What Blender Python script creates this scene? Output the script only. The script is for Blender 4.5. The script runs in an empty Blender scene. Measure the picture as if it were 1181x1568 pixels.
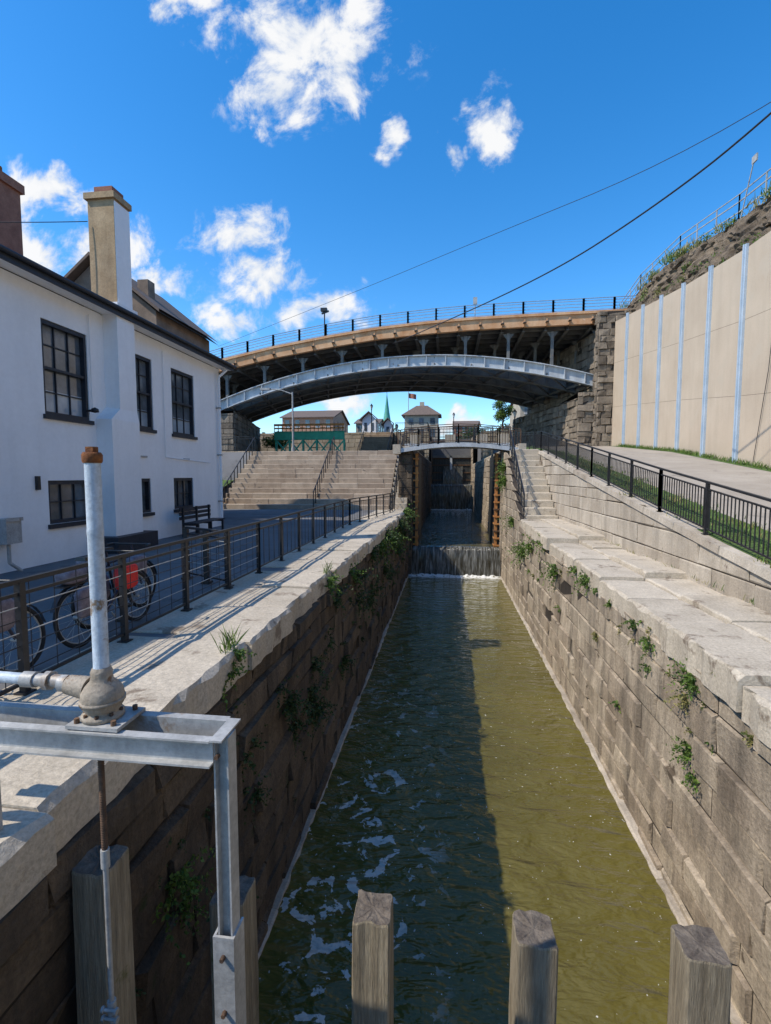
import bpy, math, random
from mathutils import Vector, Matrix, noise as mn
random.seed(7)
scene=bpy.context.scene
W_L=-2.35; W_R=3.22; ZW=-5.9

# ------------------------------------------------------------------ materials
def nn(nt,t,**k):
    n=nt.nodes.new(t)
    for a,b in k.items(): setattr(n,a,b)
    return n
def mth(nt,op,a,b=None,clamp=False):
    n=nt.nodes.new('ShaderNodeMath'); n.operation=op; n.use_clamp=clamp
    for i,x in enumerate((a,b)):
        if x is None: continue
        if isinstance(x,(int,float)): n.inputs[i].default_value=x
        else: nt.links.new(x,n.inputs[i])
    return n.outputs[0]
def mixc(nt,fac,a,b,mode='MIX'):
    n=nt.nodes.new('ShaderNodeMix'); n.data_type='RGBA'; n.blend_type=mode
    for s,x in ((n.inputs[0],fac),(n.inputs[6],a),(n.inputs[7],b)):
        if isinstance(x,(int,float)): s.default_value=x
        elif isinstance(x,(tuple,list)): s.default_value=(x[0],x[1],x[2],1)
        else: nt.links.new(x,s)
    return n.outputs[2]
def noi(nt,vec,scale,detail=6,rough=.6,dist=0,sc=None,out=0):
    if sc:
        m=nt.nodes.new('ShaderNodeMapping'); m.inputs['Scale'].default_value=sc
        nt.links.new(vec,m.inputs[0]); vec=m.outputs[0]
    n=nt.nodes.new('ShaderNodeTexNoise'); n.inputs['Scale'].default_value=scale
    n.inputs['Detail'].default_value=detail; n.inputs['Roughness'].default_value=rough
    n.inputs['Distortion'].default_value=dist
    nt.links.new(vec,n.inputs['Vector']); return n.outputs[out]
def rng(nt,x,a,b,c=0,d=1,smooth=False):
    n=nt.nodes.new('ShaderNodeMapRange'); n.inputs[1].default_value=a; n.inputs[2].default_value=b
    n.inputs[3].default_value=c; n.inputs[4].default_value=d
    if smooth: n.interpolation_type='SMOOTHSTEP'
    nt.links.new(x,n.inputs[0]); return n.outputs[0]
MATS={}
def mat(name,c1,c2=None,scale=3,rough=.8,bump=.25,streak=0,attr=0,metal=0,spots=None,spot_thr=.62,fine=30,spec=.4,sc=None,bdist=.02,spot_scale=2.2,fmix=.55):
    if name in MATS: return MATS[name]
    m=bpy.data.materials.new(name); m.use_nodes=True; nt=m.node_tree
    b=nt.nodes['Principled BSDF']
    tc=nn(nt,'ShaderNodeTexCoord').outputs['Object']
    c2=c2 or tuple(x*.8 for x in c1)
    f=rng(nt,noi(nt,tc,scale,8,.62,sc=sc),.32,.68)
    if attr:
        at=nn(nt,'ShaderNodeAttribute',attribute_name='bc')
        f=mth(nt,'ADD',mth(nt,'MULTIPLY',f,1-attr),mth(nt,'MULTIPLY',at.outputs['Fac'],attr))
    col=mixc(nt,f,c1,c2)
    fn=noi(nt,tc,fine,5,.7,sc=sc)
    col=mixc(nt,fmix,col,mixc(nt,rng(nt,fn,.3,.7),(.55,.55,.55),(1.25,1.25,1.25)),'MULTIPLY')
    if streak:
        s=rng(nt,noi(nt,tc,1.0,6,.65,sc=(2.6,2.6,.32)),.42,.66)
        col=mixc(nt,mth(nt,'MULTIPLY',s,streak),col,(.035,.03,.025))
    if spots:
        s=rng(nt,noi(nt,tc,spot_scale,9,.7,.3),spot_thr,spot_thr+.07)
        col=mixc(nt,s,col,spots)
    nt.links.new(col,b.inputs['Base Color'])
    b.inputs['Roughness'].default_value=rough; b.inputs['Metallic'].default_value=metal
    b.inputs['Specular IOR Level'].default_value=spec
    if bump:
        bp=nn(nt,'ShaderNodeBump'); bp.inputs['Strength'].default_value=bump; bp.inputs['Distance'].default_value=bdist
        h=mth(nt,'ADD',noi(nt,tc,scale*2.5,8,.7,sc=sc),mth(nt,'MULTIPLY',fn,.5))
        nt.links.new(h,bp.inputs['Height']); nt.links.new(bp.outputs[0],b.inputs['Normal'])
    MATS[name]=m; return m
def leafmat(name,c1,c2):
    m=bpy.data.materials.new(name); m.use_nodes=True; nt=m.node_tree; b=nt.nodes['Principled BSDF']
    at=nn(nt,'ShaderNodeAttribute',attribute_name='bc')
    nt.links.new(mixc(nt,at.outputs['Fac'],c1,c2),b.inputs['Base Color'])
    b.inputs['Roughness'].default_value=.6
    tr=nn(nt,'ShaderNodeBsdfTranslucent'); nt.links.new(mixc(nt,at.outputs['Fac'],c1,c2),tr.inputs[0])
    mx=nn(nt,'ShaderNodeMixShader'); mx.inputs[0].default_value=.3
    nt.links.new(b.outputs[0],mx.inputs[1]); nt.links.new(tr.outputs[0],mx.inputs[2])
    nt.links.new(mx.outputs[0],nt.nodes['Material Output'].inputs[0]); return m

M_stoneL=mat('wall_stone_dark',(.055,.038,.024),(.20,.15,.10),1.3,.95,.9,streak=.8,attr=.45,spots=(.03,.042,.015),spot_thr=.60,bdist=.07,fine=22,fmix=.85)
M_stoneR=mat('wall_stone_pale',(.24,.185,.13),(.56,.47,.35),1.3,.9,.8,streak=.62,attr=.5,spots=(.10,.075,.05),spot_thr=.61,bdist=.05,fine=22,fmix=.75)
M_stoneP=mat('retaining_stone',(.33,.275,.21),(.56,.50,.41),1.4,.9,.6,streak=.32,attr=.6,spots=(.17,.13,.10),spot_thr=.63,bdist=.03)
M_abut=mat('abutment_stone',(.12,.095,.07),(.40,.33,.25),1.2,.95,.9,streak=.4,attr=.5,bdist=.1)
M_step=mat('step_stone',(.27,.205,.15),(.50,.415,.32),2.0,.9,.5,streak=.15,attr=.6,spots=(.15,.12,.095),spot_thr=.62)
M_coping=mat('coping_stone',(.40,.345,.265),(.58,.51,.405),2.0,.85,.7,attr=.4,spots=(.22,.175,.13),spot_thr=.57,bdist=.025,fmix=.7)
M_mortar=mat('mortar_dark',(.025,.02,.016),(.05,.04,.03))
M_asphalt=mat('asphalt',(.11,.11,.112),(.17,.17,.172),.5,.9,.5,fine=90,bdist=.01,spots=(.09,.09,.09),spot_thr=.56,spot_scale=.8)
M_road=mat('road_concrete',(.30,.26,.21),(.40,.355,.295),.7,.9,.3,fine=60,spots=(.23,.20,.165),spot_thr=.57,spot_scale=.9)
M_grass=mat('grass_ground',(.05,.10,.02),(.11,.17,.04),3,.95,.6,fine=40,bdist=.05)
M_white=mat('white_paint',(.82,.82,.81),(.89,.89,.88),.7,.7,.12,streak=.05,fine=9,bdist=.004,fmix=.09,spots=(.72,.72,.71),spot_thr=.67)
M_tan=mat('chimney_stucco',(.38,.26,.14),(.50,.36,.21),2.5,.9,.4,streak=.3)
M_navy=mat('dark_trim',(.018,.022,.03),(.03,.035,.045),6,.5,.1)
M_roof=mat('roof_shingle',(.12,.09,.075),(.18,.13,.10),4,.9,.4)
M_glass=mat('window_glass',(.03,.045,.055),(.16,.19,.22),.9,.06,.05,spec=.9,fine=3)
M_blind=mat('sash_blind',(.25,.32,.38),(.36,.43,.48),1.5,.12,.05,spec=.9,fine=3,fmix=.2)
M_black=mat('black_paint',(.012,.013,.015),(.025,.025,.028),10,.4,.1)
M_galv=mat('galvanised_steel',(.34,.34,.325),(.48,.48,.46),5,.5,.2,metal=.1,spots=(.22,.15,.09),spot_thr=.61,streak=.28)
M_pipe=mat('pipe_paint',(.42,.50,.57),(.60,.67,.72),4,.45,.25,spots=(.22,.15,.09),spot_thr=.60,streak=.4,fine=40,spot_scale=6)
M_bonnet=mat('cast_iron_tan',(.25,.205,.15),(.42,.36,.28),9,.6,.5,spots=(.18,.10,.05),spot_thr=.58,fine=60,spot_scale=9)
M_rust=mat('rust',(.12,.04,.015),(.34,.13,.035),14,.9,.7,fine=60)
M_rustd=mat('rust_dark',(.05,.03,.02),(.16,.09,.05),9,.8,.4)
M_wood=mat('old_timber',(.22,.18,.12),(.48,.41,.29),2.5,.9,1,sc=(6,6,.4),spots=(.15,.15,.05),spot_thr=.60,fine=16,bdist=.03,streak=.25,fmix=.8)
M_woodtop=mat('timber_end',(.10,.08,.065),(.25,.21,.165),9,.95,1,bdist=.03,fine=40)
M_orange=mat('bridge_fascia',(.52,.24,.10),(.74,.47,.27),1.0,.9,.3,streak=.12,spots=(.66,.60,.52),spot_thr=.64,spot_scale=1.3)
M_steelF=mat('bridge_steel_pale',(.40,.43,.46),(.58,.61,.62),1.3,.6,.1,streak=.22,spots=(.22,.15,.11),spot_thr=.63)
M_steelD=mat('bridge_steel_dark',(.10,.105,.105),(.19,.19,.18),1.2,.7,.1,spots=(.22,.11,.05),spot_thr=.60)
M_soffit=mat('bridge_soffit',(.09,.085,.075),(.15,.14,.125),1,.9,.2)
M_blue=mat('bridge_rail_blue',(.24,.36,.50),(.34,.46,.58),3,.5,.1)
M_panel=mat('tan_concrete',(.43,.345,.255),(.53,.44,.335),.35,.9,.15,streak=.08,attr=.22,fine=26,fmix=.3,spots=(.46,.385,.295),spot_thr=.55,spot_scale=.6)
M_rib=mat('galvanised_rib',(.36,.46,.56),(.48,.56,.64),1.5,.5,.1,metal=.1)
M_rock=mat('cliff_rock',(.07,.052,.035),(.36,.28,.195),1.1,.95,1,sc=(1,1,2.2),spots=(.08,.09,.03),spot_thr=.60,bdist=.2,fmix=.9)
M_green=mat('green_steel',(.02,.28,.16),(.04,.38,.22),2,.5,.1)
M_copper=mat('spire_copper',(.05,.25,.19),(.10,.36,.27),2,.6,.1)
M_brickr=mat('red_brick',(.22,.09,.06),(.33,.15,.10),3,.9,.3)
M_stonebld=mat('building_stone',(.34,.29,.22),(.46,.40,.31),1.5,.9,.2)
M_red=mat('red_fabric',(.6,.02,.02),(.75,.05,.04),8,.7,.2)
M_grey=mat('grey_fabric',(.12,.10,.12),(.30,.25,.27),8,.8,.2)
M_rubber=mat('rubber',(.012,.012,.012),(.03,.03,.03),9,.8,.2)
M_gate=mat('gate_timber_dark',(.015,.018,.02),(.05,.05,.045),2,.5,.4,sc=(3,3,.5))
M_orust=mat('gate_orange_steel',(.40,.15,.035),(.55,.27,.09),3,.8,.3,streak=.3)
M_leaf=leafmat('leaves',(.03,.07,.012),(.18,.28,.045))
M_leafd=leafmat('leaves_dark',(.015,.035,.01),(.07,.12,.03))
M_dry=leafmat('dry_grass',(.10,.13,.03),(.40,.34,.14))

def watermat(name,foam_band,base=(.092,.078,.019)):
    m=bpy.data.materials.new(name); m.use_nodes=True; nt=m.node_tree; b=nt.nodes['Principled BSDF']
    tc=nn(nt,'ShaderNodeTexCoord').outputs['Object']
    sx=nn(nt,'ShaderNodeSeparateXYZ'); nt.links.new(tc,sx.inputs[0])
    col=mixc(nt,rng(nt,noi(nt,tc,.45,4,.5),.3,.7),base,tuple(x*1.35 for x in base))
    n1=noi(nt,tc,2.1,5,.55,1.0); n2=noi(nt,tc,8,4,.6,.5)
    foam=rng(nt,mth(nt,'ADD',n1,mth(nt,'MULTIPLY',n2,.28)),.725,.745)
    side=rng(nt,sx.outputs[0],.2,-.8); near=rng(nt,sx.outputs[1],15,8)
    foam=mth(nt,'MULTIPLY',mth(nt,'MULTIPLY',foam,side),near)
    spk=rng(nt,noi(nt,tc,15,2,.5),.725,.75)
    foam=mth(nt,'MAXIMUM',mth(nt,'MULTIPLY',foam,.62),mth(nt,'MULTIPLY',spk,.65))
    y0=foam_band
    band=rng(nt,sx.outputs[1],y0-2.0,y0-.1)
    fb=rng(nt,mth(nt,'ADD',mth(nt,'MULTIPLY',noi(nt,tc,4,6,.7,1),.8),mth(nt,'MULTIPLY',band,.75)),.76,1.0)
    fb=mth(nt,'MULTIPLY',fb,rng(nt,band,0,.15))
    foam=mth(nt,'MAXIMUM',foam,fb)
    col=mixc(nt,foam,col,(.72,.72,.68))
    nt.links.new(col,b.inputs['Base Color'])
    nt.links.new(rng(nt,foam,0,1,.04,.7),b.inputs['Roughness'])
    b.inputs['IOR'].default_value=1.33; b.inputs['Specular IOR Level'].default_value=.62
    h1=noi(nt,tc,1.7,3,.5,.5,sc=(.8,2.0,1)); h2=noi(nt,tc,5.0,3,.5,.5,sc=(.9,1.8,1)); h3=noi(nt,tc,.5,2,.5,.3)
    h=mth(nt,'ADD',mth(nt,'ADD',mth(nt,'MULTIPLY',h1,1.0),mth(nt,'MULTIPLY',h2,.22)),mth(nt,'MULTIPLY',h3,.8))
    bp=nn(nt,'ShaderNodeBump'); bp.inputs['Strength'].default_value=1; bp.inputs['Distance'].default_value=.22
    nt.links.new(h,bp.inputs['Height']); nt.links.new(bp.outputs[0],b.inputs['Normal'])
    return m
def fallmat():
    m=bpy.data.materials.new('falling_water'); m.use_nodes=True; nt=m.node_tree; b=nt.nodes['Principled BSDF']
    tc=nn(nt,'ShaderNodeTexCoord').outputs['Object']
    s=rng(nt,noi(nt,tc,1,5,.65,.2,sc=(7,1,.7)),.47,.72)
    s2=rng(nt,noi(nt,tc,1,4,.6,0,sc=(26,1,1.6)),.46,.74)
    f=mth(nt,'MULTIPLY',mth(nt,'ADD',s,mth(nt,'MULTIPLY',s2,.6)),.42,True)
    nt.links.new(mixc(nt,f,(.03,.026,.016),(.60,.62,.60)),b.inputs['Base Color'])
    b.inputs['Roughness'].default_value=.15; b.inputs['IOR'].default_value=1.33
    bp=nn(nt,'ShaderNodeBump'); bp.inputs['Strength'].default_value=.6; bp.inputs['Distance'].default_value=.05
    nt.links.new(s,bp.inputs['Height']); nt.links.new(bp.outputs[0],b.inputs['Normal'])
    return m
M_fall=fallmat()

# ------------------------------------------------------------------ mesh builder
class MB:
    def __init__(s): s.v=[];s.f=[];s.mi=[];s.c=[];s.sm=[];s.mats=[]
    def m(s,mt):
        if mt not in s.mats: s.mats.append(mt)
        return s.mats.index(mt)
    def face(s,pts,mt,c=.5,sm=False):
        b=len(s.v); s.v+= [tuple(p) for p in pts]; s.f.append(tuple(range(b,b+len(pts)))); s.mi.append(s.m(mt)); s.c.append(c); s.sm.append(sm)
    def faces(s,vs,fs,mt,c=.5,sm=False):
        b=len(s.v); s.v+=[tuple(p) for p in vs]; i=s.m(mt)
        for f in fs: s.f.append(tuple(b+k for k in f)); s.mi.append(i); s.c.append(c); s.sm.append(sm)
    def box(s,x0,x1,y0,y1,z0,z1,mt,c=None):
        if c is None: c=random.random()
        vs=[(x0,y0,z0),(x1,y0,z0),(x1,y1,z0),(x0,y1,z0),(x0,y0,z1),(x1,y0,z1),(x1,y1,z1),(x0,y1,z1)]
        s.faces(vs,[(3,2,1,0),(4,5,6,7),(0,1,5,4),(1,2,6,5),(2,3,7,6),(3,0,4,7)],mt,c)
    def cbox(s,x0,x1,y0,y1,z0,z1,mt,ch=.02,jit=0,c=None):
        if c is None: c=random.random()
        j=lambda:random.uniform(-jit,jit)
        vs=[(x0,y0,z0),(x1,y0,z0),(x1,y1,z0),(x0,y1,z0),
            (x0,y0,z1-ch),(x1,y0,z1-ch),(x1,y1,z1-ch),(x0,y1,z1-ch)]
        vs+=[(x0+ch+abs(j()),y0+ch+abs(j()),z1+j()),(x1-ch-abs(j()),y0+ch+abs(j()),z1+j()),(x1-ch-abs(j()),y1-ch-abs(j()),z1+j()),(x0+ch+abs(j()),y1-ch-abs(j()),z1+j())]
        s.faces(vs,[(3,2,1,0),(0,1,5,4),(1,2,6,5),(2,3,7,6),(3,0,4,7),(4,5,9,8),(5,6,10,9),(6,7,11,10),(7,4,8,11),(8,9,10,11)],mt,c)
    def slab(s,x0,x1,y0,y1,z0,z1,mt,ex0=0,ex1=0,seg=.12,amp=.02):
        n=max(2,int((y1-y0)/seg)); c=random.random(); vs=[];fs=[]; sd=random.random()*90
        for i in range(n+1):
            y=y0+(y1-y0)*i/n; endc=.02 if i in(0,n) else 0
            q=lambda k:abs(mn.noise(Vector((k*9+sd,y*3.1,.3))))*amp*2.4
            a=ex0*(.5+q(1)/max(amp,.001)*.5); b=ex1*(.5+q(2)/max(amp,.001)*.5)
            dz=mn.noise(Vector((sd,y*1.7,2)))*amp*.5
            vs+=[(x0+q(3)*(ex0>0),y,z0),(x0+q(3)*(ex0>0),y,z1-a-endc),(x0+a+.01,y,z1+dz-endc),((x0+x1)/2,y,z1+dz*.4-endc*.5),(x1-b-.01,y,z1+dz-endc),(x1-q(4)*(ex1>0),y,z1-b-endc),(x1-q(4)*(ex1>0),y,z0)]
        for i in range(n):
            for k in range(6): a=i*7+k; fs.append((a+7,a,a+1,a+8))
        fs.append(tuple(range(7)));fs.append(tuple(n*7+k for k in reversed(range(7))))
        s.faces(vs,fs,mt,c)
    def tube(s,p0,p1,r0,mt,r1=None,n=10,cap=True,c=.5):
        p0=Vector(p0);p1=Vector(p1); r1=r0 if r1 is None else r1
        d=(p1-p0)
        if d.length<1e-6: return
        d.normalize(); a=d.orthogonal().normalized(); b=d.cross(a)
        vs=[]
        for p,r in((p0,r0),(p1,r1)):
            for i in range(n):
                t=2*math.pi*i/n; vs.append(p+a*math.cos(t)*r+b*math.sin(t)*r)
        s.faces(vs,[(i,(i+1)%n,n+(i+1)%n,n+i) for i in range(n)],mt,c,True)
        if cap:
            s.faces(vs[:n],[tuple(range(n-1,-1,-1))],mt,c); s.faces(vs[n:],[tuple(range(n))],mt,c)
    def path(s,pts,r,mt,n=8):
        for a,b in zip(pts[:-1],pts[1:]): s.tube(a,b,r,mt,n=n)
    def bar(s,p0,p1,w,h,mt,c=None):
        p0=Vector(p0);p1=Vector(p1); d=(p1-p0).normalized()
        up=Vector((0,0,1)) if abs(d.z)<.95 else Vector((0,1,0))
        a=d.cross(up).normalized(); b=a.cross(d)
        vs=[p+a*sa*w/2+b*sb*h/2 for p in(p0,p1) for sa,sb in((-1,-1),(1,-1),(1,1),(-1,1))]
        s.faces(vs,[(0,1,5,4),(1,2,6,5),(2,3,7,6),(3,0,4,7),(3,2,1,0),(4,5,6,7)],mt,random.random() if c is None else c)
    def torus(s,cn,ax,R,r,mt,n=32,m=6):
        cn=Vector(cn);ax=Vector(ax).normalized();a=ax.orthogonal().normalized();b=ax.cross(a);vs=[];fs=[]
        for i in range(n):
            t=2*math.pi*i/n; d=a*math.cos(t)+b*math.sin(t)
            for k in range(m):
                p=2*math.pi*k/m; vs.append(cn+d*(R+r*math.cos(p))+ax*r*math.sin(p))
        for i in range(n):
            for k in range(m):
                fs.append((i*m+k,((i+1)%n)*m+k,((i+1)%n)*m+(k+1)%m,i*m+(k+1)%m))
        s.faces(vs,fs,mt,.5,True)
    def lathe(s,cx,cy,prof,mt,n=20):
        vs=[];fs=[]
        for r,z in prof:
            for i in range(n):
                t=2*math.pi*i/n; vs.append((cx+r*math.cos(t),cy+r*math.sin(t),z))
        k=len(prof)
        for j in range(k-1):
            for i in range(n): fs.append((j*n+i,j*n+(i+1)%n,(j+1)*n+(i+1)%n,(j+1)*n+i))
        s.faces(vs,fs,mt,.5,True)
    def leaf(s,p,a,L,mt,c,wf=None):
        a=a.normalized(); b=a.orthogonal().normalized(); b=(Matrix.Rotation(random.random()*6.28,3,a)@b)
        w=L*(wf or random.uniform(.22,.4))
        s.face([p,p+a*L*.5+b*w,p+a*L,p+a*L*.5-b*w],mt,c)
    def leaves(s,cn,rad,count,size,mt,droop=0):
        cn=Vector(cn)
        for _ in range(count):
            d=Vector((random.gauss(0,1),random.gauss(0,1),random.gauss(0,1))).normalized()*random.random()**.45
            p=cn+Vector((d.x*rad[0],d.y*rad[1],d.z*rad[2]))
            a=Vector((random.gauss(0,1),random.gauss(0,1),random.gauss(0,1)-droop))
            s.leaf(p,a,size*random.uniform(.6,1.5),mt,min(1,max(0,random.gauss(.5,.25)+.25*d.z)))
    def weed(s,x,y,z,r,stems,size,mt,out=1,up=.5):
        for _ in range(stems):
            p=Vector((x,y+random.gauss(0,r*.22),z+random.gauss(0,r*.12)))
            v=Vector((out*random.uniform(.15,.8),random.gauss(0,.6),random.gauss(up,.5))).normalized()
            L=r*random.uniform(.4,1.35); k=6; g=random.uniform(.10,.30)
            base=random.gauss(.5,.22)
            for i in range(k):
                q=p+v*L/k; w=.0025+.002*r
                s.face([p+Vector((0,w,0)),p-Vector((0,w,0)),q],mt,.3)
                p=q; v.z-=g; v.y+=random.gauss(0,.12); v.normalize()
                for _ in range(3):
                    a=v*random.uniform(.2,1)+Vector((random.gauss(0,.6),random.gauss(0,.6),random.gauss(0,.5)))
                    s.leaf(p,a,size*random.uniform(.5,1.3)*(1-.07*i),mt,min(1,max(0,base+random.gauss(0,.18))))
    def blades(s,cn,rx,ry,count,h,mt,w=.008):
        for _ in range(count):
            x=cn[0]+random.uniform(-rx,rx);y=cn[1]+random.uniform(-ry,ry)
            L=h*random.uniform(.4,1.2);dx=random.gauss(0,.35)*L;dy=random.gauss(0,.35)*L
            t=random.random()*3.14;wx=w*math.cos(t);wy=w*math.sin(t)
            s.face([(x-wx,y-wy,cn[2]),(x+wx,y+wy,cn[2]),(x+dx*.5+wx,y+dy*.5+wy,cn[2]+L*.6),(x+dx,y+dy,cn[2]+L)],mt,random.random())
    def obj(s,name,parent=None):
        me=bpy.data.meshes.new(name); me.from_pydata(s.v,[],s.f); 
        for m in s.mats: me.materials.append(m)
        me.polygons.foreach_set('material_index',s.mi); me.polygons.foreach_set('use_smooth',s.sm)
        ca=me.color_attributes.new('bc','FLOAT_COLOR','CORNER'); arr=[]
        for p,c in zip(s.f,s.c): arr+= [c,c,c,1]*len(p)
        ca.data.foreach_set('color',arr); me.update()
        o=bpy.data.objects.new(name,me); scene.collection.objects.link(o)
        if parent: o.parent=parent
        return o
def empty(name):
    o=bpy.data.objects.new(name,None); scene.collection.objects.link(o); return o
def interp(pts,x):
    if x<=pts[0][0]:
        (a,b),(c,d)=pts[0],pts[1]
    elif x>=pts[-1][0]: (a,b),(c,d)=pts[-2],pts[-1]
    else:
        for (a,b),(c,d) in zip(pts[:-1],pts[1:]):
            if a<=x<=c: break
    return b+(d-b)*(x-a)/(c-a)

def block_wall(mb,p0,p1,z0,ztop,side,mt,ch=.42,lr=(.7,1.4),prot=.03,jit=.02,back=.5,groove=.018,worn=.012):
    p0=Vector((p0[0],p0[1],0));p1=Vector((p1[0],p1[1],0)); L=(p1-p0).length; d=(p1-p0)/L
    n=Vector((d.y,-d.x,0))*side
    zt=ztop if callable(ztop) else (lambda s:ztop)
    def P(s,z,o): return p0+d*s+n*o+Vector((0,0,z))
    zmax=max(zt(L*i/40) for i in range(41)); z=z0
    while z<zmax-.02:
        h=ch*random.uniform(.78,1.25); z2=min(z+h,zmax)
        if zmax-z2<.12: z2=zmax
        s=-random.uniform(0,lr[0])
        while s<L:
            l=random.uniform(*lr); a=max(s,0);b=min(s+l,L); s+=l
            if b-a<.05: continue
            ta=min(z2,zt(a));tb=min(z2,zt(b))
            if max(ta,tb)<=z+.02: continue
            ta=max(ta,z+.01);tb=max(tb,z+.01)
            g=groove*random.uniform(.4,1.7); e=.022; o=prot+random.uniform(-jit,jit)
            q=[P(a+g/2,z+g/2,0),P(b-g/2,z+g/2,0),P(b-g/2,tb-g/2,0),P(a+g/2,ta-g/2,0)]
            jj=lambda:random.uniform(-worn,worn)
            r=[P(a+g/2+e+jj(),z+g/2+e+jj(),o+jj()),P(b-g/2-e+jj(),z+g/2+e+jj(),o+jj()),P(b-g/2-e+jj(),max(tb-g/2-e,z+g)+jj(),o+jj()),P(a+g/2+e+jj(),max(ta-g/2-e,z+g)+jj(),o+jj())]
            fs=[(4,5,6,7),(0,1,5,4),(1,2,6,5),(2,3,7,6),(3,0,4,7)]
            if side<0: fs=[tuple(reversed(f)) for f in fs]
            mb.faces(q+r,fs,mt,random.random())
        z=z2
    N=max(1,int(L/2))
    for i in range(N):
        a=L*i/N;b=L*(i+1)/N
        vs=[P(a,z0,-.004),P(b,z0,-.004),P(b,zt(b)-.012,-.004),P(a,zt(a)-.012,-.004),P(a,zt(a)-.012,-back),P(b,zt(b)-.012,-back)]
        mb.faces(vs,[(0,1,2,3),(3,2,5,4)],M_mortar)

# ------------------------------------------------------------------ ground sheet
zr_pts=[(-20,-3.2),(0,-2.35),(8,-1.42),(12.2,-.86),(17.8,-.05),(27.2,1.25),(37,2.15),(50,2.8),(56,3.2)]
def zr(y): return interp(zr_pts,min(y,56))
def hgt(x,y):
    if y>=70: return 5.0 if x<13 else 11.5
    if -2.8<x<3.7 : return -7.5 if y<66.5 else 5.0
    if x<0:
        if y<28: return -1.96
        if y<33: return -1.96+(y-28)/5*3.6-.3
        if y<56: return 1.70
        return 5.0
    if x<4.95:
        return -2.6 if y<27.4 else (1.45 if y<56 else 5.0)
    if x<12.2: return zr(y) if y<56 else 5.0
    if x<13.5: return zr(y)-.5
    return 10.5
xs=[-1500,-400,-120,-60,-30,-18,-9,-4,-2.82,-2.78,3.68,3.72,4.9,4.98,8,12.0,12.25,13.4,13.6,30,80,200,600,1500]
ys=[-600,-100,-40,-20,-10,-5,0,4,8,12.2,15,17.8,22,27.2,27.45,27.95,28,30,33,33.05,37,43,50,55.95,56,60,66.4,66.6,69.95,70.05,90,150,400,1000,2500]
mb=MB();vs=[(x,y,hgt(x,y)) for y in ys for x in xs];nx=len(xs);fs=[]
for j in range(len(ys)-1):
    for i in range(nx-1): fs.append((j*nx+i,j*nx+i+1,(j+1)*nx+i+1,(j+1)*nx+i))
mb.faces(vs,fs,M_asphalt,.5); mb.obj('ground')

mb=MB()
for a,b in zip(ys[5:23],ys[6:24]):
    mb.face([(6.3,a,zr(a)+.006),(11.55,a,zr(a)+.006),(11.55,b,zr(b)+.006),(6.3,b,zr(b)+.006)],M_road)
mb.obj('road')
mb=MB()
for a,b in zip(ys[5:23],ys[6:24]):
    mb.face([(5.0,a,zr(a)+.012),(6.3,a,zr(a)+.012),(6.3,b,zr(b)+.012),(5.0,b,zr(b)+.012)],M_grass)
    mb.face([(11.55,a,zr(a)+.012),(12.0,a,zr(a)+.012),(12.0,b,zr(b)+.012),(11.55,b,zr(b)+.012)],M_grass)
for _ in range(260):
    y=random.uniform(6,36); mb.blades((11.85,y,zr(y)),.15,.3,14,.22,M_leaf,.012)
for _ in range(320):
    y=random.uniform(5,28); mb.blades((random.uniform(5.1,6.3),y,zr(y)),.3,.3,12,.12,M_leaf if random.random()<.6 else M_dry,.01)
mb.obj('grass')

# ------------------------------------------------------------------ water
def grid(x0,x1,y0,y1,z,m,name):
    mb=MB(); mb.face([(x0,y0,z),(x1,y0,z),(x1,y1,z),(x0,y1,z)],m); return mb.obj(name)
grid(-2.75,3.6,-20,29.25,ZW,watermat('canal_water',29.0),'canal_water')
grid(-2.6,3.6,29.3,62.3,-4.24,watermat('canal_water_mid',62.0,(.07,.06,.02)),'canal_water')
grid(-2.6,3.6,62.35,66.2,-1.08,watermat('canal_water_top',66,(.07,.06,.03)),'canal_water')
def fall(x0,x1,y,z0,z1):
    mb=MB(); prof=[(y+.5,z1+.004),(y+.22,z1-.01),(y+.08,z1-.07),(y,z1-.22),(y-.04,(z0+z1)/2),(y-.06,z0-.1)]
    n=40;vs=[];fs=[]
    for yy,zz in prof:
        for i in range(n+1): vs.append((x0+(x1-x0)*i/n,yy+random.uniform(-.02,.02),zz))
    for j in range(len(prof)-1):
        for i in range(n): fs.append((j*(n+1)+i,j*(n+1)+i+1,(j+1)*(n+1)+i+1,(j+1)*(n+1)+i))
    mb.faces(vs,fs,M_fall,.5,True)
    vs=[];fs=[];nx_,ny_=60,8
    for j in range(ny_+1):
        for i in range(nx_+1):
            t=j/ny_; xx=x0+(x1-x0)*i/nx_; yy=y-.75*t-.03
            zz=z0+max(-.02,(.15*math.sin(math.pi*min(1,t*1.15))*(.1+1.8*abs(mn.noise(Vector((xx*3,yy*4,1)))))-.02))
            vs.append((xx,yy,zz+.006))
    for j in range(ny_):
        for i in range(nx_): a=j*(nx_+1)+i; fs.append((a,a+1,a+nx_+2,a+nx_+1))
    mb.faces(vs,fs,mat('white_foam',(.66,.68,.66),(.80,.80,.78),6,.8,.8,spots=(.16,.15,.09),spot_thr=.53,spot_scale=5),.5,True)
    mb.obj('waterfall')
fall(-2.1,3.12,29.0,ZW,-4.23)
fall(-2.1,3.15,62.0,-4.24,-1.07)

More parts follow.
